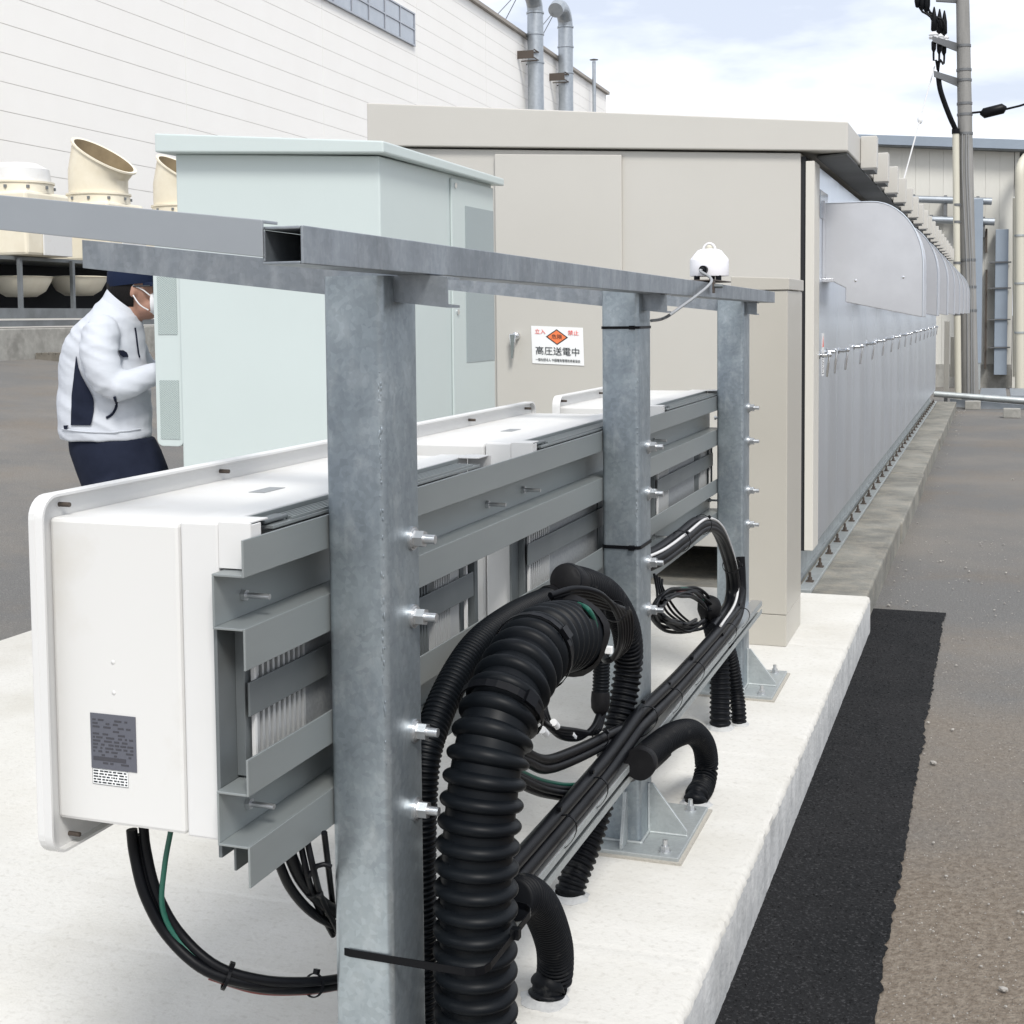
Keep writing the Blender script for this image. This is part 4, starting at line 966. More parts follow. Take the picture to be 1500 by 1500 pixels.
def cowl_unit(px, label, cowl=True):
    s_ = ws_(px, 300)[0]; zb = ws_(145, 298)[1]; c = wp(s_, 0, u_off)
    t = thing('blower_unit', label, 'blower unit', c+Vector((0, 0, zf1)), 'cream blower units along the factory wall')
    hw = .60
    wbox(B(), s_-hw, s_+hw, zf1+.09, zb-.02, u_off-.76, u_off+.57).obj('housing', M['cream'], t, bevel=.05)
    wbox(B(), s_-.19, s_+hw, zf1+.10, zb-.45, u_off+.572, u_off+.60).obj('front_panel', M['pcs_dirty'], t, bevel=.01)
    R = .53
    B().lathe(c, [(R*1.06, zb-.03), (R*1.06, zb+0.127), (R*1.10, zb+0.133), (R*1.10, zb+0.165), (R, zb+0.171), (R, zb+0.025)], 36).obj('base_ring', M['cream'], t)
    for k in range(10):
        a = 2*math.pi*k/10; q = c+Vector((R*1.07*math.cos(a), R*1.07*math.sin(a), zb+0.063)); B().box(q-Vector((.02, .02, .025)), q+Vector((.02, .02, .025))).obj('clamp', M['steelgrey'], t)
    if cowl:
        # elbow cut obliquely: straight piece, then a mitred piece leaning to the right and camera
        n = 40; b = B(); ax = (wn*.97-wdir*.10).normalized(); rings = []
        for (zc, sh, tilt, rr_) in ((zb+0.165, 0, 0, R), (zb+0.507, 0, .22, R), (zb+0.836, .13, .62, R*1.02), (zb+0.843, .136, .62, R*1.08), (zb+0.874, .148, .62, R*1.08), (zb+0.868, .145, .62, R*.98), (zb+0.507, .0, .22, R*.95), (zb+0.165, 0, 0, R*.95)):
            ring = []
            for k in range(n):
                a = 2*math.pi*k/n; e = Vector((math.cos(a), math.sin(a), 0)); p_ = e.dot(ax)
                ring.append(b.bm.verts.new(c+Vector((0, 0, zc))+ax*sh+e*rr_+Vector((0, 0, -p_*rr_*tilt))))
            rings.append(ring)
        for i_ in range(len(rings)-1):
            for k in range(n):
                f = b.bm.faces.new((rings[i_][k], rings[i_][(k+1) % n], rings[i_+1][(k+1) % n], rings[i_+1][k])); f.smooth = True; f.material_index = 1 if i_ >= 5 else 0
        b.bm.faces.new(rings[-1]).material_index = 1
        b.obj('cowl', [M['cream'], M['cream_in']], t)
    else:
        B().lathe(c, [(R, zb+0.171), (R*.95, zb+0.380), (R*.6, zb+0.481), (0, zb+0.507)], 36).obj('dome', M['pcs_dirty'], t)
    return t
cowl_unit(145, 'cream blower unit with a wide oblique cowl, fully visible above the grey beam')
cowl_unit(264, 'cream blower unit whose oblique cowl is half hidden by the pale green cabinet')
cowl_unit(28, 'cream blower unit with a low closed top at the left edge of the photo', False)
for px, lab in ((38, 'cream basin in the frame bay at the left edge of the photo'), (122, 'cream basin in the frame bay just left of the worker')):
    s_, zb = ws_(px, 406); c = wp(s_, zb, u_off-.1)
    b = B(); P = [(.62, .0), (.59, .015), (.565, -.07), (.45, -.28), (.28, -.39), (0, -.40)]
    b.lathe(c, P, 32)
    for v in b.bm.verts: d = v.co-c; v.co = c+wdir*d.dot(wdir)*1.02+wn*d.dot(wn)*.8+Vector((0, 0, d.z*.85))
    tag(b.obj('basin', M['cream'], origin=c), lab, 'basin')
zl = zf0-.31; zlb = ws_(60, 512)[1]
lw = wbox(B(), sL, sR, zlb-.5, zl-.02, u_off-.6, u_off+.65).obj('low_wall', M['lowwall'], bevel=.02); tag(lw, 'stained low concrete wall under the blower frame', 'wall')
for px, lab in ((12, 'weathered wooden pallet at the left edge of the photo below the low wall'), (52, 'weathered wooden pallet left of the worker below the low wall')):
    s_, zb = ws_(px, 521); t = thing('pallet', lab, 'pallet', wp(s_, zb-.1, u_off+1.0), 'pallets below the low wall')
    for k in range(5): wbox(B(), s_-.2, s_+.2, zb+.02, zb+.05, u_off+.68+k*.13, u_off+.78+k*.13).obj('board', M['wood'], t)
    for d_ in (-.17, 0, .17): wbox(B(), s_+d_-.03, s_+d_+.03, zb-.07, zb+.0195, u_off+.68, u_off+1.3).obj('block', M['wood'], t)
    wbox(B(), s_-.2, s_+.2, zb-.1, zb-.071, u_off+.68, u_off+1.3).obj('board', M['wood'], t)

# ------------------------------------------------------------------ warehouse behind
WY = 30.0
def wy(x, y, o_=0): return oy(x, y, WY-o_)
wh = thing('warehouse', 'pale ribbed steel warehouse standing behind the long cubicle', 'building', (-.8, WY, -.18))
xl, xr = wy(1180, 300).x, wy(1485, 300).x; zL, zR = wy(1250, 214).z, wy(1485, 223).z
def zr(x): return zR+(zL-zR)*(x-xr)/(wy(1250, 214).x-xr)
xl = xr-7.2
n = 26; wsh = (xr-xl)/n
for k in range(n):
    x0, x1 = xl+k*wsh, xl+(k+1)*wsh
    B().hexa([(x0+.001, WY, .3), (x1-.001, WY, .3), (x1-.001, WY+.1, .3), (x0+.001, WY+.1, .3), (x0+.001, WY, zr(x0)), (x1-.001, WY, zr(x1)), (x1-.001, WY+.1, zr(x1)), (x0+.001, WY+.1, zr(x0))]).obj('panel', M['shed'], wh, bevel=.003)
B().hexa([(xl, WY+.101, -.2), (xr, WY+.101, -.2), (xr, WY+9, -.2), (xl, WY+9, -.2), (xl, WY+.101, zr(xl)), (xr, WY+.101, zr(xr)), (xr, WY+9, zr(xr)), (xl, WY+9, zr(xl))]).obj('wall', M['joint'], wh)
box('base_wall', (xl, WY-.05, -.2), (xr, WY+.1, .298), M['lowwall'], wh)
x2 = xr+.45
ev = B().hexa([(xl-.2, WY-.3, zr(xl)+.003), (x2, WY-.3, zr(x2)+.003), (x2, WY+9, zr(x2)+.003), (xl-.2, WY+9, zr(xl)+.003), (xl-.2, WY-.3, zr(xl)+.19), (x2, WY-.3, zr(x2)+.19), (x2, WY+9, zr(x2)+.9), (xl-.2, WY+9, zr(xl)+.9)]).obj('roof', M['steelgrey'], wh)
B().hexa([(xl-.2, WY-.34, zr(xl)+.03), (x2, WY-.34, zr(x2)+.03), (x2, WY-.301, zr(x2)+.03), (xl-.2, WY-.301, zr(xl)+.03), (xl-.2, WY-.34, zr(xl)+.22), (x2, WY-.34, zr(x2)+.22), (x2, WY-.301, zr(x2)+.22), (xl-.2, WY-.301, zr(xl)+.22)]).obj('gutter', M['bluegrey'], wh)
box('corner_post', (xr+.01, WY-.02, -.2), (xr+.10, WY+.2, zr(xr)), M['shed'], wh)
box('gap_shade', (xr+.101, WY+.5, -.2), (xr+.30, WY+9, zr(xr)-.01), M['dark'], wh)  # near-black block standing in for the shaded gap past the wall's edge
pbd = thing('pale_building', 'pale blue-white building far off at the right edge behind the downpipe', 'building', (8, 44, GZ))
bx0 = oy(1489, 300, 44).x
for k in range(5): box('cladding', (bx0, 44, 1.2+k*.85), (26, 44.15, 1.2+k*.85+.83), M['palewall'], pbd, bevel=.02)
box('wall', (bx0+.02, 44.151, GZ), (26, 52, 5.4), M['palewall'], pbd); box('base', (bx0, 43.96, GZ-.02), (26, 44.15, 1.18), M['lowwall'], pbd)
for k in range(7):
    w_ = box('window', (bx0+1.6+k*3.2, 43.93, 2.1), (bx0+3.6+k*3.2, 43.999, 3.5), M['frame'], pbd); box('pane', (bx0+1.7+k*3.2, 43.92, 2.2), (bx0+3.5+k*3.2, 43.929, 3.4), M['glass'], w_)
box('roof', (bx0-.1, 43.8, 5.46), (26.2, 52.2, 5.7), M['bluegrey'], pbd)
# pipes on the warehouse wall
def hpipe(px0, py0, px1, py1, r, label):
    p, q = wy(px0, py0, .35), wy(px1, py1, .35); b = B(); b.cyl(p, q, r, n=12)
    t = thing('wall_pipe', label, 'pipe', p, 'silver pipes across the warehouse wall')
    b.obj('pipe', M['duct'], t)
    for k in (.15, .5, .85):
        c = p.lerp(q, k); box('pipe_clamp', c+Vector((-.03, -.02, -r-.25)), c+Vector((.03, .34, r+.02)), M['band'], t)
hpipe(1318, 291, 1453, 295, .075, 'upper silver pipe running across the warehouse wall')
hpipe(1348, 321, 1457, 325, .075, 'lower silver pipe running across the warehouse wall')
p = wy(1423, 292, .6); q = wy(1438, 592, .6)
bd = thing('cable_duct', 'plain blue-grey cable duct just right of the utility pole', 'duct', (p.x, WY-.5, GZ))
box('trunk', (wy(1423, 400, .6).x, WY-.75, .35), (wy(1439, 400, .6).x, WY-.45, p.z), M['bluegrey'], bd, bevel=.01)
box('foot', (wy(1424, 400, .6).x, WY-.74, GZ), (wy(1438, 400, .6).x, WY-.46, .349), M['galv_light'], bd)
bt = thing('cable_tray', 'sectioned blue-grey cable tray on the warehouse wall near its corner', 'tray', (wy(1467, 500, .3).x, WY-.2, GZ))
xa, xb = wy(1457, 450, .3).x, wy(1476, 450, .3).x
zs = [wy(1467, y, .3).z for y in (335, 384, 422, 468, 509, 550)]
for k in range(5): box('tray_cover', (xa, WY-.32, zs[k+1]+.012), (xb, WY-.08, zs[k]-.012), M['bluegrey'], bt, bevel=.008)
for z in zs[1:5]: box('tray_clamp', (xa-.12, WY-.36, z-.011), (xb+.06, WY-.05, z+.011), M['band'], bt)
for px0, ya_, yb_ in ((1445, 335, 370), (1445, 395, 540)):
    t = wy(px0, ya_, .2); bb = wy(px0, yb_, .2); o = box('wall_rail', (t.x-.02, WY-.24, bb.z), (t.x+.02, WY-.03, t.z), M['rust']); tag(o, 'short dark rail on the warehouse wall' if ya_ == 335 else 'long dark rail on the warehouse wall left of the cable tray', 'rail')
dpn = thing('downpipe', 'cream rain downpipe at the right edge of the photo', 'downpipe', wy(1494, 590, .5))
b = B(); b.sweep(spline([wy(1494, 700, .6), wy(1494, 500, .6), wy(1494, 300, .6), wy(1494, 255, .6), wy(1497, 240, .5), wy(1505, 228, .3)], .1), .095, 14); b.obj('pipe', M['pipe_cream'], dpn)
for y in (345, 415, 487): 
    c = wy(1494, y, .6); B().lathe(c, [(.096, -.02), (.108, -.02), (.108, .02), (.096, .02)], 14).obj('pipe_clamp', M['galv_light'], dpn)
dp2 = thing('downpipe', 'thin cream pipe just left of the wide downpipe at the right edge', 'downpipe', wy(1487, 590, .3)); B().cyl(wy(1486, 552, .3), wy(1486, 290, .3), .035, n=10).obj('pipe', M['pipe_cream'], dp2)
# pole-side small cabinet, ground pipes, grating
jb = thing('junction_box', 'small beige box on a post at the far end of the cubicle', 'box', oz(1398, 590, GZ))
p = oy(1400, 530, 24.4)
box('enclosure', (oy(1392, 530, 24.4).x, 24.4, oy(1400, 552, 24.4).z), (oy(1408, 530, 24.4).x, 24.6, oy(1400, 493, 24.4).z), M['beige_in'], jb, bevel=.01)
box('support', (oy(1383, 530, 24.3).x, 24.25, oy(1390, 575, 24.3).z), (oy(1390.5, 530, 24.3).x, 24.36, oy(1390, 470, 24.3).z), M['beige_in'], jb, bevel=.01)
box('post', (oy(1386, 530, 24.3).x-.03, 24.28, GZ), (oy(1386, 530, 24.3).x+.03, 24.33, oy(1390, 574, 24.3).z), M['band'], jb)
gp = thing('ground_pipe', 'silver pipe laid low across the path on steel supports', 'pipe', oz(1440, 590, GZ))
p, q = oy(1368, 577, 23.4), oy(1540, 590, 23.4)
B().cyl(p, q, .05, n=14).obj('pipe', M['galv_light'], gp)
b = B(); b.hexa([p+Vector((.25, .05, -.20)), q+Vector((0, .05, -.20)), q+Vector((0, .15, -.20)), p+Vector((.25, .15, -.20)), p+Vector((.25, .05, -.08)), q+Vector((0, .05, -.08)), q+Vector((0, .15, -.08)), p+Vector((.25, .15, -.08))]); b.obj('beam', M['duct'], gp)
for k in (.25, .62):
    c = p.lerp(q, k); box('support', (c.x-.04, c.y+.06, GZ), (c.x+.04, c.y+.14, c.z-.2), M['bracket'], gp)
for (xa_, xb_, lab) in ((1436, 1474, 'left ribbed steel grating panel behind the low ground pipe'), (1480, 1512, 'right ribbed steel grating panel behind the low ground pipe')):
    x0, x1 = oy(xa_, 575, 25).x, oy(xb_, 575, 25).x; zt = oy(1455, 578, 24.4).z
    t = thing('grating', lab, 'grating', (x0, 25, zt), 'gratings behind the ground pipe')
    for k in range(11): box('bar', (x0+.0, 24.2+k*.21, zt-.04), (x1, 24.36+k*.21, zt+.0), M['duct'], t)
    for x in (x0+.03, x1-.06): box('leg', (x, 24.3, GZ), (x+.03, 24.34, zt-.041), M['bracket'], t)
for px, py in ((1482, 612), (1425, 600)):
    c = oz(px, py, GZ); o = box('concrete_block', c+Vector((-.12, -.08, 0)), c+Vector((.12, .1, .14)), M['lowwall'], bevel=.01, origin=c); tag(o, 'small concrete block on the ground at the far right edge' if px == 1482 else 'small concrete block under the middle of the ground pipe', 'block')

# ------------------------------------------------------------------ utility pole
UY = 24.0
base = oy(1421, 598, UY); base.z = GZ; top = oy(1408.5, -90, UY)
up = thing('utility_pole', 'tall grey concrete utility pole rising behind the end of the cubicle', 'utility pole', base)
ax = (top-base)
def pp_(y): 
    t = (y-598)/(-90-598); return base+ax*t
B().cyl(base, top, .142, .10, n=20).obj('shaft', M['pole'], up)
for y in (66, 101, 116, 150, 166, 194, 455, 380, 420): c = pp_(y); B().cyl(c-Vector((0, 0, .02)), c+Vector((0, 0, .02)), .148-(598-y)/690*.036, n=18).obj('band', M['band'], up)
def at(x, y, dy=0): return oy(x, y, UY+dy)
for (xa, ya, xb, yb) in ((1366, 57, 1404, 68), (1368, 108, 1404, 119), (1371, -2, 1402, -4)):
    a_, c_ = at(xa, ya, -.5), at(xb, yb, 0); b = B()
    d = Vector((0, 0, .045)); e = Vector((0, .04, 0))
    b.hexa([a_-d-e, c_-d*2-e, c_-d*2+e, a_-d+e, a_+d-e, c_+d-e, c_+d+e, a_+d+e]); b.obj('cross_arm', M['band'], up)
for k, (xi, yi) in enumerate(((1368, 52), (1376, 55), (1383, 57))):
    c = at(xi, yi, -.4+k*.12)
    B().lathe(c, [(.03, -.06), (.075, -.05), (.085, -.03), (.06, -.01), (.085, .01), (.06, .03), (.03, .06)], 14).obj('insulator', M['porcelain'], up)
cb = thing('overhead_cable', 'three black pole cables joining into one above the cream riser pipe', 'cable', at(1373, 110))
for k, (xi, yi) in enumerate(((1368, 52), (1376, 55), (1383, 57))):
    c = at(xi, yi, -.4+k*.12)
    B().sweep(spline([at(1345+7*k, 5+3*k, -.4), at(1350+7*k, 16+2*k, -.4), at(1360+7*k, 22+2*k, -.4), at(1366+8*k, 30+k, -.4), c], .08), .018, 8).obj('cable', M['cable'], cb)
    b = B(); b.lathe(c, [(.03, .07), (.05, .09), (.045, .28), (.028, .38), (.01, .46)], 12); b.lathe(c, [(.03, -.09), (.042, -.11), (.038, -.22), (.015, -.27)], 12); b.obj('termination', M['cable'], cb)
    B().sweep(spline([c, c+Vector((0, 0, -.4)), at(1371+3*k, 88, -.4), at(1374, 108, -.3)], .08), .017, 8).obj('cable', M['cable'], cb)
    b = B(); b.lathe(at(1344+7*k, 4+3*k, -.4), [(.015, -.08), (.035, -.06), (.05, .02), (.05, .18), (.02, .3)], 12); b.obj('lightning_arrester', M['cable'], cb)
B().sweep(spline([at(1374, 108, -.3), at(1377, 130, -.3), at(1384, 152, -.25), at(1393, 175, -.2), at(1399, 188, -.15), at(1400, 196, -.15)], .08), .042, 10).obj('cable', M['cable'], cb)
rp_ = thing('riser_pipe', 'cream riser pipe strapped up the left of the utility pole', 'pipe', at(1404, 590, -.16))
B().cyl(at(1403.5, 592, -.16), at(1400, 192, -.16), .055, n=14).obj('pipe', M['pipe_cream'], rp_)
for y in (300, 325, 385, 460): c = at(1402, y, -.16); B().cyl(c-Vector((0, 0, .02)), c+Vector((.0, 0, .02)), .062, n=14).obj('strap', M['band'], rp_)
B().cyl(at(1400, 196, -.16), at(1400, 189, -.16), .066, n=12).obj('cap', M['cable'], rp_)
oc = thing('overhead_wire', 'overhead wire with a black splice case running right from the pole', 'wire', at(1420, 166))
b = B(); b.sweep(spline([at(1418, 166), at(1436, 164), at(1472, 160), at(1500, 153), at(1640, 105)], .2), .018, 8); b.obj('wire', M['cable'], oc)
p, q = at(1441, 166), at(1469, 159); b = B(); b.sweep([p-Vector((.06, 0, 0)), p, p.lerp(q, .5), q, q+Vector((.06, 0, .015))], [.02, .085, .085, .085, .02], 12); b.obj('splice_case', M['cable'], oc)
gw = thing('guy_wire', 'thin guy wire with a round insulator slanting down left of the utility pole', 'wire', at(1347, 175))
p, q = at(1369, 97, -.3), at(1316, 292, -1.5); B().cyl(p, q, .012, n=6).obj('wire', M['whitewire'], gw); B().sphere(p.lerp(q, .41), .055, 10, (.8, .8, 1.3)).obj('insulator', M['porcelain'], gw)
wr = thing('pole_cable', 'slim cables stapled up the face of the utility pole', 'cable', pp_(500))
for k, dx in enumerate((-.03, .03, .07)):
    B().sweep(spline([pp_(598)+Vector((dx, -.16, 0)), pp_(400)+Vector((dx+.02, -.15, 0)), pp_(250)+Vector((dx-.02, -.14, 0)), pp_(170)+Vector((dx, -.135, 0))], .3), .006, 6).obj('cable', M['greywire'], wr)

# ------------------------------------------------------------------ the worker
def bake(name, shapes_b, m, parent, voxel, smooth=6, org=Vector((0, 0, 0)), mats=None, paint=None):
    me = bpy.data.meshes.new(name); bmesh.ops.recalc_face_normals(shapes_b.bm, faces=shapes_b.bm.faces[:]); bmesh.ops.translate(shapes_b.bm, verts=shapes_b.bm.verts[:], vec=-org); shapes_b.bm.to_mesh(me); shapes_b.bm.free()
    o = bpy.data.objects.new(name, me); COL.objects.link(o)
    r = o.modifiers.new('r', 'REMESH'); r.mode = 'VOXEL'; r.voxel_size = voxel; r.use_smooth_shade = True
    s_ = o.modifiers.new('s', 'SMOOTH'); s_.iterations = smooth; s_.factor = .5
    dg = bpy.context.evaluated_depsgraph_get(); me2 = bpy.data.meshes.new_from_object(o.evaluated_get(dg)); me2.name = name
    bpy.data.objects.remove(o)
    me2.materials.clear()
    for q in (mats or [m]): me2.materials.append(q)
    for p in me2.polygons:
        p.use_smooth = True; p.material_index = paint(p.center+org) if paint else 0
    o = bpy.data.objects.new(name, me2); link(o, parent)
    if parent is None: o.location = org; ORG[o.name] = org
    return o
PD_ = 5.75     # camera depth of the worker
def wk(x, y, d=0): return od(x, y, PD_+d)
pb = od(165, 500, PD_); pb = Vector((pb.x, pb.y, 0))
up_ = Vector((0, 0, 1)); rt = Vector((Xc.x*0+R3[0][0], R3[1][0], 0)).normalized(); fw = Vector((-rt.y, rt.x, 0))   # rt = picture right, fw = away from camera
def ell(b, secs, n=28):
    """loft of ellipses: centre, half width along rt, half depth along fw, tilt of the ring"""
    rings = []
    for c, a, d, tl in secs:
        rings.append([b.bm.verts.new(Vector(c)+rt*a*math.cos(2*math.pi*k/n)+fw*d*math.sin(2*math.pi*k/n)+up_*(tl*a*math.cos(2*math.pi*k/n))) for k in range(n)])
    for i_ in range(len(rings)-1):
        for k in range(n): b.bm.faces.new((rings[i_][k], rings[i_][(k+1) % n], rings[i_+1][(k+1) % n], rings[i_+1][k]))
    b.bm.faces.new(rings[0][::-1]); b.bm.faces.new(rings[-1])
# body: head, neck, trunk, hands in one surface
b = B()
hc = wk(199, 425)
b.sphere(hc+up_*.02, .1, 20, (1, 1, 1))
for v in b.bm.verts:
    d = v.co-hc; u_, w_, z_ = d.dot(rt), d.dot(fw), d.z
    v.co = hc+rt*u_*1.02+fw*w_*.78+up_*z_*1.2
b.sphere(hc+rt*.045-up_*.07, .062, 14, (1, .85, .9))                 # jaw
b.sphere(hc+rt*.112-up_*.012, .016, 10, (.9, .7, 1.2))              # nose
ear = hc+rt*.005-fw*.078-up_*.005; b.sphere(ear, .022, 10, (.75, .35, 1.35)); 
b.sweep([hc-up_*.03-rt*.01, hc-up_*.11-rt*.03, hc-up_*.19-rt*.065], [.060, .056, .058], 16)
ell(b, [(wk(165, 640), .15, .12, 0), (wk(150, 560), .13, .11, 0), (wk(155, 510), .11, .11, .05), (wk(170, 480), .07, .07, 0)])
hand = wk(247, 540, .02)
b.sweep([wk(205, 556, -.16), wk(228, 548, -.12), hand-rt*.02], [.035, .032, .026], 12)
b.sphere(hand+rt*.025, .034, 12, (1.25, .8, .55))
for k in range(4):
    f0 = hand+rt*.055+fw*(-.024+.016*k)+up_*.004; b.sweep([f0-rt*.02, f0+rt*.022-up_*.004, f0+rt*(.044+.006*(k in (1, 2)))-up_*.022], [.0095, .009, .0075], 8)
b.sweep([hand+up_*.01-fw*.02, hand+rt*.03+up_*.035-fw*.025, hand+rt*.055+up_*.04-fw*.02], [.012, .010, .008], 8)
hand2 = wk(262, 535, .28)
b.sweep([wk(190, 500, .2), wk(215, 545, .25), hand2], [.05, .042, .027], 12); b.sphere(hand2+rt*.03, .034, 12, (1.25, .8, .6))
for k in range(4):
    f0 = hand2+rt*.055+fw*(-.024+.016*k); b.sweep([f0-rt*.02, f0+rt*.022, f0+rt*.045-up_*.018], [.0095, .009, .0075], 8)
worker = bake('person', b, M['skin'], None, .0075, 5, pb)
tag(worker, 'worker in white and navy jacket, navy cap and face mask, reaching behind the cabinet', 'person')
# jacket
b = B()
ell(b, [(wk(156, 643), .188, .150, 0), (wk(155, 632), .196, .157, 0), (wk(154, 605), .198, .160, 0), (wk(152, 570), .193, .158, .02), (wk(150, 530), .182, .158, .05), (wk(152, 503), .170, .165, .06), (wk(157, 482), .148, .160, .02), (wk(166, 464), .114, .132, -.02), (wk(174, 452), .088, .096, -.30), (wk(179, 447), .068, .073, -.62)])
sh = wk(147, 490, -.155)
b.sphere(sh+rt*.01, .080, 16, (1, .8, 1.05))
b.sweep([sh+up_*.02, wk(145, 515, -.195), wk(152, 545, -.20), wk(163, 566, -.195)], [.076, .078, .074, .066], 18)
b.sweep([wk(160, 560, -.195), wk(172, 566, -.195), wk(195, 560, -.17), wk(220, 550, -.12), wk(234, 545, -.10)], [.062, .066, .058, .050, .046], 18)
b.sweep([wk(175, 485, .15), wk(195, 520, .2), wk(215, 548, .25), wk(245, 541, .27)], [.085, .075, .065, .05], 16)
for k in range(7):     # folds on the sleeve and back
    pass
def jpaint(c):
    d = c-pb
    q = R3.transposed() @ (c-CAM); px = PPX+F*q.x/-q.z; py = PPY-F*q.y/-q.z
    near = (c-wk(155, 560)).dot(fw) < -.03
    return 0
jk = bake('jacket', b, None, worker, .008, 4, pb, [M['jacket'], M['navy']], jpaint)
for v in jk.data.vertices:      # cloth wrinkles
    c = v.co; k = (.5-abs(mnoise.noise(Vector((c.x*5+c.z*9, c.y*5, c.z*14+c.x*6)))))*.010-.004+(.3-abs(mnoise.noise(Vector((c.x*7+c.z*4, c.y*7, c.z*20+c.x*9)))))*.005
    v.co = c+v.normal*k
# collar, placket, pocket trims
b = B(); cc = wk(181, 449)
rings = []
for k in range(25):
    a = math.radians(35+290*k/24); e = rt*math.cos(a)+fw*math.sin(a)
    rings.append([b.bm.verts.new(cc+rt*r_*.92*math.cos(a)+fw*r_*math.sin(a)+up_*(z_-.75*r_*math.cos(a))) for r_, z_ in ((.063, .022), (.069, .026), (.092, -.030), (.084, -.034))])
for k in range(24):
    for q in range(4): b.bm.faces.new((rings[k][q], rings[k+1][q], rings[k+1][(q+1) % 4], rings[k][(q+1) % 4]))
for f in b.bm.faces: f.smooth = True
b.obj('collar', M['jacket'], worker)
# bits of trim sit on the jacket surface: found by casting from the camera side
from mathutils.bvhtree import BVHTree
bvh = BVHTree.FromPolygons([v.co+pb for v in jk.data.vertices], [p.vertices[:] for p in jk.data.polygons])
def hit(x, y):
    r_ = ray(x, y).normalized(); h = bvh.ray_cast(CAM, r_); return (h[0], h[1]) if h[0] is not None else (od(x, y, PD_-.2), -r_)
def trim(name, pts, r, m):
    P = [hit(x, y) for x, y in pts]; b = B(); b.sweep(spline([p+n_*.004 for p, n_ in P], .006), r, 6); return b.obj(name, m, worker)
def patch(name, rows, m, nx=8):
    b = B(); g = []
    for y, xl_, xr_ in rows: 
        r_ = []
        for i_ in range(nx+1):
            p, n_ = hit(xl_+(xr_-xl_)*i_/nx, y); r_.append(b.bm.verts.new(p+n_*.004-ray(xl_, y).normalized()*.004))
        g.append(r_)
    for i_ in range(len(g)-1):
        for k in range(nx): b.bm.faces.new((g[i_][k], g[i_][k+1], g[i_+1][k+1], g[i_+1][k])).smooth = True
    return b.obj(name, m, worker)
rows = []
for k in range(19):
    t_ = k/18; y = 522+101*t_
    rows.append((y, 112+(-6 if t_ > .55 else -6*t_/.55)-3*max(0, t_-.5), [113, 114, 115, 116, 118, 120, 123, 126, 129, 132, 135, 137, 138, 138, 138, 137, 136, 135, 133][k]))
patch('side_panel', rows, M['navy'])
patch('chest_pocket', [(513, 172, 180), (516, 172.5, 185), (520, 174, 187), (523, 180, 187.5)], M['navy'], 4)
patch('hem_tab', [(623, 94, 101), (629, 95, 99)], M['navy'], 3)
trim('pocket_trim', [(168, 580), (169.5, 585), (170.5, 590), (170, 596), (168, 601), (165, 606), (160, 610), (154, 613)], .0055, M['navy'])
trim('hem_seam', [(92+6*k, 628+.12*k*(19-k)*.5) for k in range(20)], .0025, M['jacket'])
trim('placket', [(197, 480), (198, 487), (199, 495), (200, 503), (201, 511), (202, 518), (204, 525)], .0035, M['navy'])
# trousers, shoes
b = B()
ell(b, [(wk(163, 640), .178, .140, 0), (wk(169, 660), .190, .150, 0), (wk(180, 690), .192, .150, 0), (wk(188, 722), .180, .145, 0)])
hipz = wk(170, 712).z
for side, kx, fx in ((-1, .10, .02), (1, .20, .16)):
    h0 = wk(170, 700)+fw*.075*side; kn = Vector((h0.x, h0.y, .48))+rt*kx*.5; an = Vector((h0.x, h0.y, .09))+rt*fx*.3
    b.sweep([h0+rt*.02*side, h0.lerp(kn, .5)+rt*.02, kn, kn.lerp(an, .5), an], [.105, .095, .072, .066, .056], 18)
bake('trousers', b, M['navy'], worker, .010, 5, pb)
b = B()
for side, fx in ((-1, .02), (1, .16)):
    h0 = wk(170, 700)+fw*.075*side; a = Vector((h0.x, h0.y, .045))+rt*fx*.3
    b.sphere(a+rt*.06, .05, 14, (1, 1, .8)); b.sweep([a-rt*.04, a+rt*.05, a+rt*.14-up_*.01], [.05, .048, .038], 14)
bake('shoes', b, M['ink'], worker, .010, 3, pb)
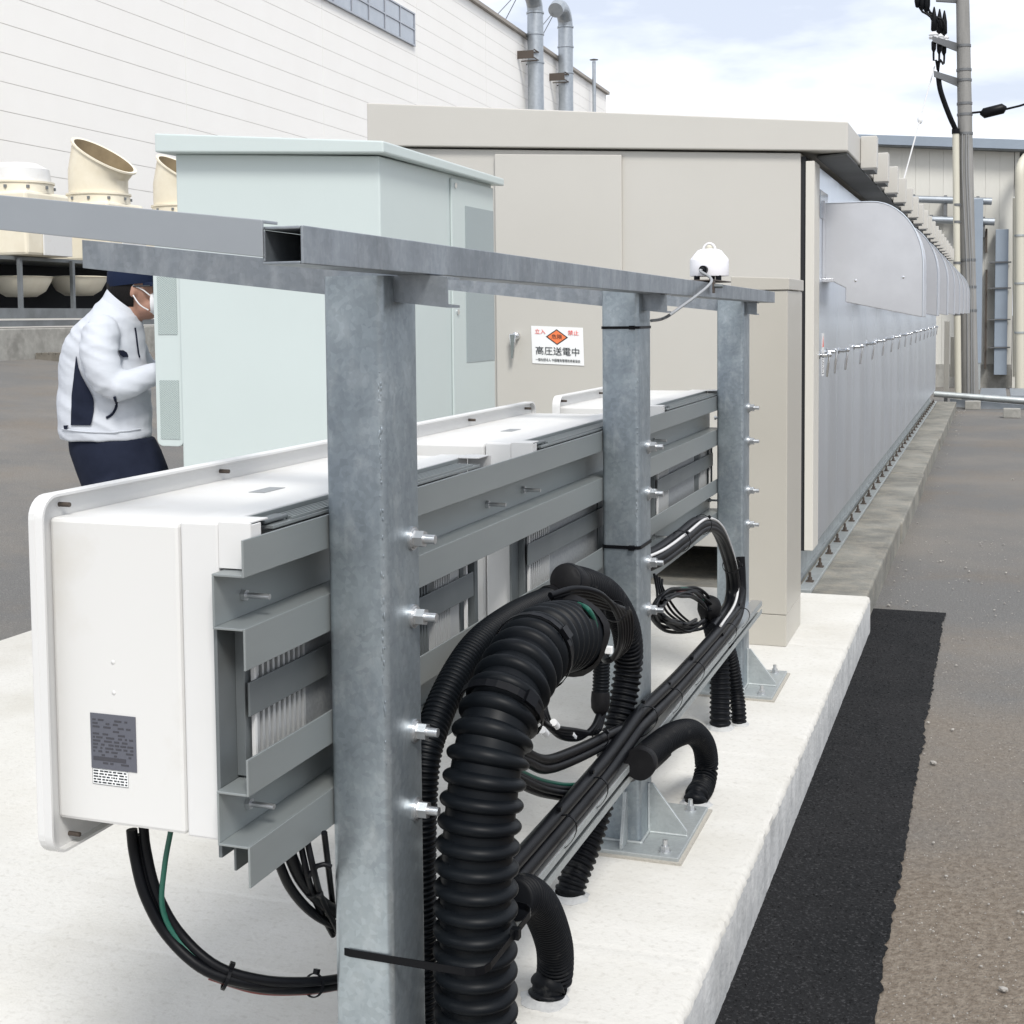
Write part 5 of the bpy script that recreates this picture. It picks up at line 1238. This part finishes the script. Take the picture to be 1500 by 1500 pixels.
# hair, cap, mask, glasses
b = B(); hcz = hc+up_*.02
b.sphere(hc+up_*.012-rt*.016, .1, 20, (1, 1, 1))
for v in b.bm.verts:
    d = v.co-hc; v.co = hc+rt*d.dot(rt)*1.04+fw*d.dot(fw)*.86+up_*d.z*1.12
bmesh.ops.delete(b.bm, geom=[v for v in b.bm.verts if (v.co-hc).z < -.085 or (v.co-hc).dot(rt) > .015+max(0, (v.co-hc).z)*.3 and (v.co-hc).z < .05], context='VERTS')
for f in b.bm.faces: f.smooth = True
b.obj('hair', M['hair'], worker)
b = B(); n = 28; rings = []
for r_, z_ in ((1.0, .022), (1.03, .045), (1.0, .085), (.86, .118), (.55, .138), (.02, .143)):
    rings.append([b.bm.verts.new(hc-rt*.004+rt*.112*r_*math.cos(2*math.pi*k/n)+fw*.092*r_*math.sin(2*math.pi*k/n)+up_*(z_+.010*math.cos(2*math.pi*k/n))) for k in range(n)])
for i_ in range(len(rings)-1):
    for k in range(n): b.bm.faces.new((rings[i_][k], rings[i_][(k+1) % n], rings[i_+1][(k+1) % n], rings[i_+1][k])).smooth = True
cap = b.obj('cap', M['cap'], worker)
b = B(); ring = []
for k in range(13):
    a = math.radians(-62+124*k/12); e0 = rt*.105*math.cos(a)+fw*.088*math.sin(a)
    ring.append([b.bm.verts.new(hc+e0+up_*.034), b.bm.verts.new(hc+e0+rt*.075*math.cos(a*1.4)+up_*.020), b.bm.verts.new(hc+e0+rt*.075*math.cos(a*1.4)+up_*.014), b.bm.verts.new(hc+e0+up_*.028)])
for k in range(12):
    for q in range(4): b.bm.faces.new((ring[k][q], ring[k+1][q], ring[k+1][(q+1) % 4], ring[k][(q+1) % 4]))
b.obj('cap_peak', M['cap'], cap)
b = B(); b.sphere(hc+rt*.072-up_*.055, .062, 16, (.85, .95, .95))
bmesh.ops.delete(b.bm, geom=[v for v in b.bm.verts if (v.co-hc).dot(rt) < .055], context='VERTS')
for f in b.bm.faces: f.smooth = True
mk = b.obj('face_mask', M['mask'], worker)
b = B(); e1 = hc-fw*.082+rt*.010
b.sweep(spline([e1+up_*.018, hc-fw*.072+rt*.045+up_*.002, hc-fw*.058+rt*.075-up_*.025], .01), .0028, 6); b.sweep(spline([e1-up_*.022, hc-fw*.074+rt*.035-up_*.062, hc-fw*.052+rt*.07-up_*.088], .01), .0028, 6); b.obj('ear_loop', M['mask'], mk)
b = B(); b.sweep([hc-fw*.084+rt*.012+up_*.014, hc-fw*.078+rt*.08+up_*.016], .003, 6); b.sweep([hc-fw*.07+rt*.092+up_*.024, hc-fw*.07+rt*.092-up_*.004], .003, 6); b.obj('glasses', M['ink'], worker)
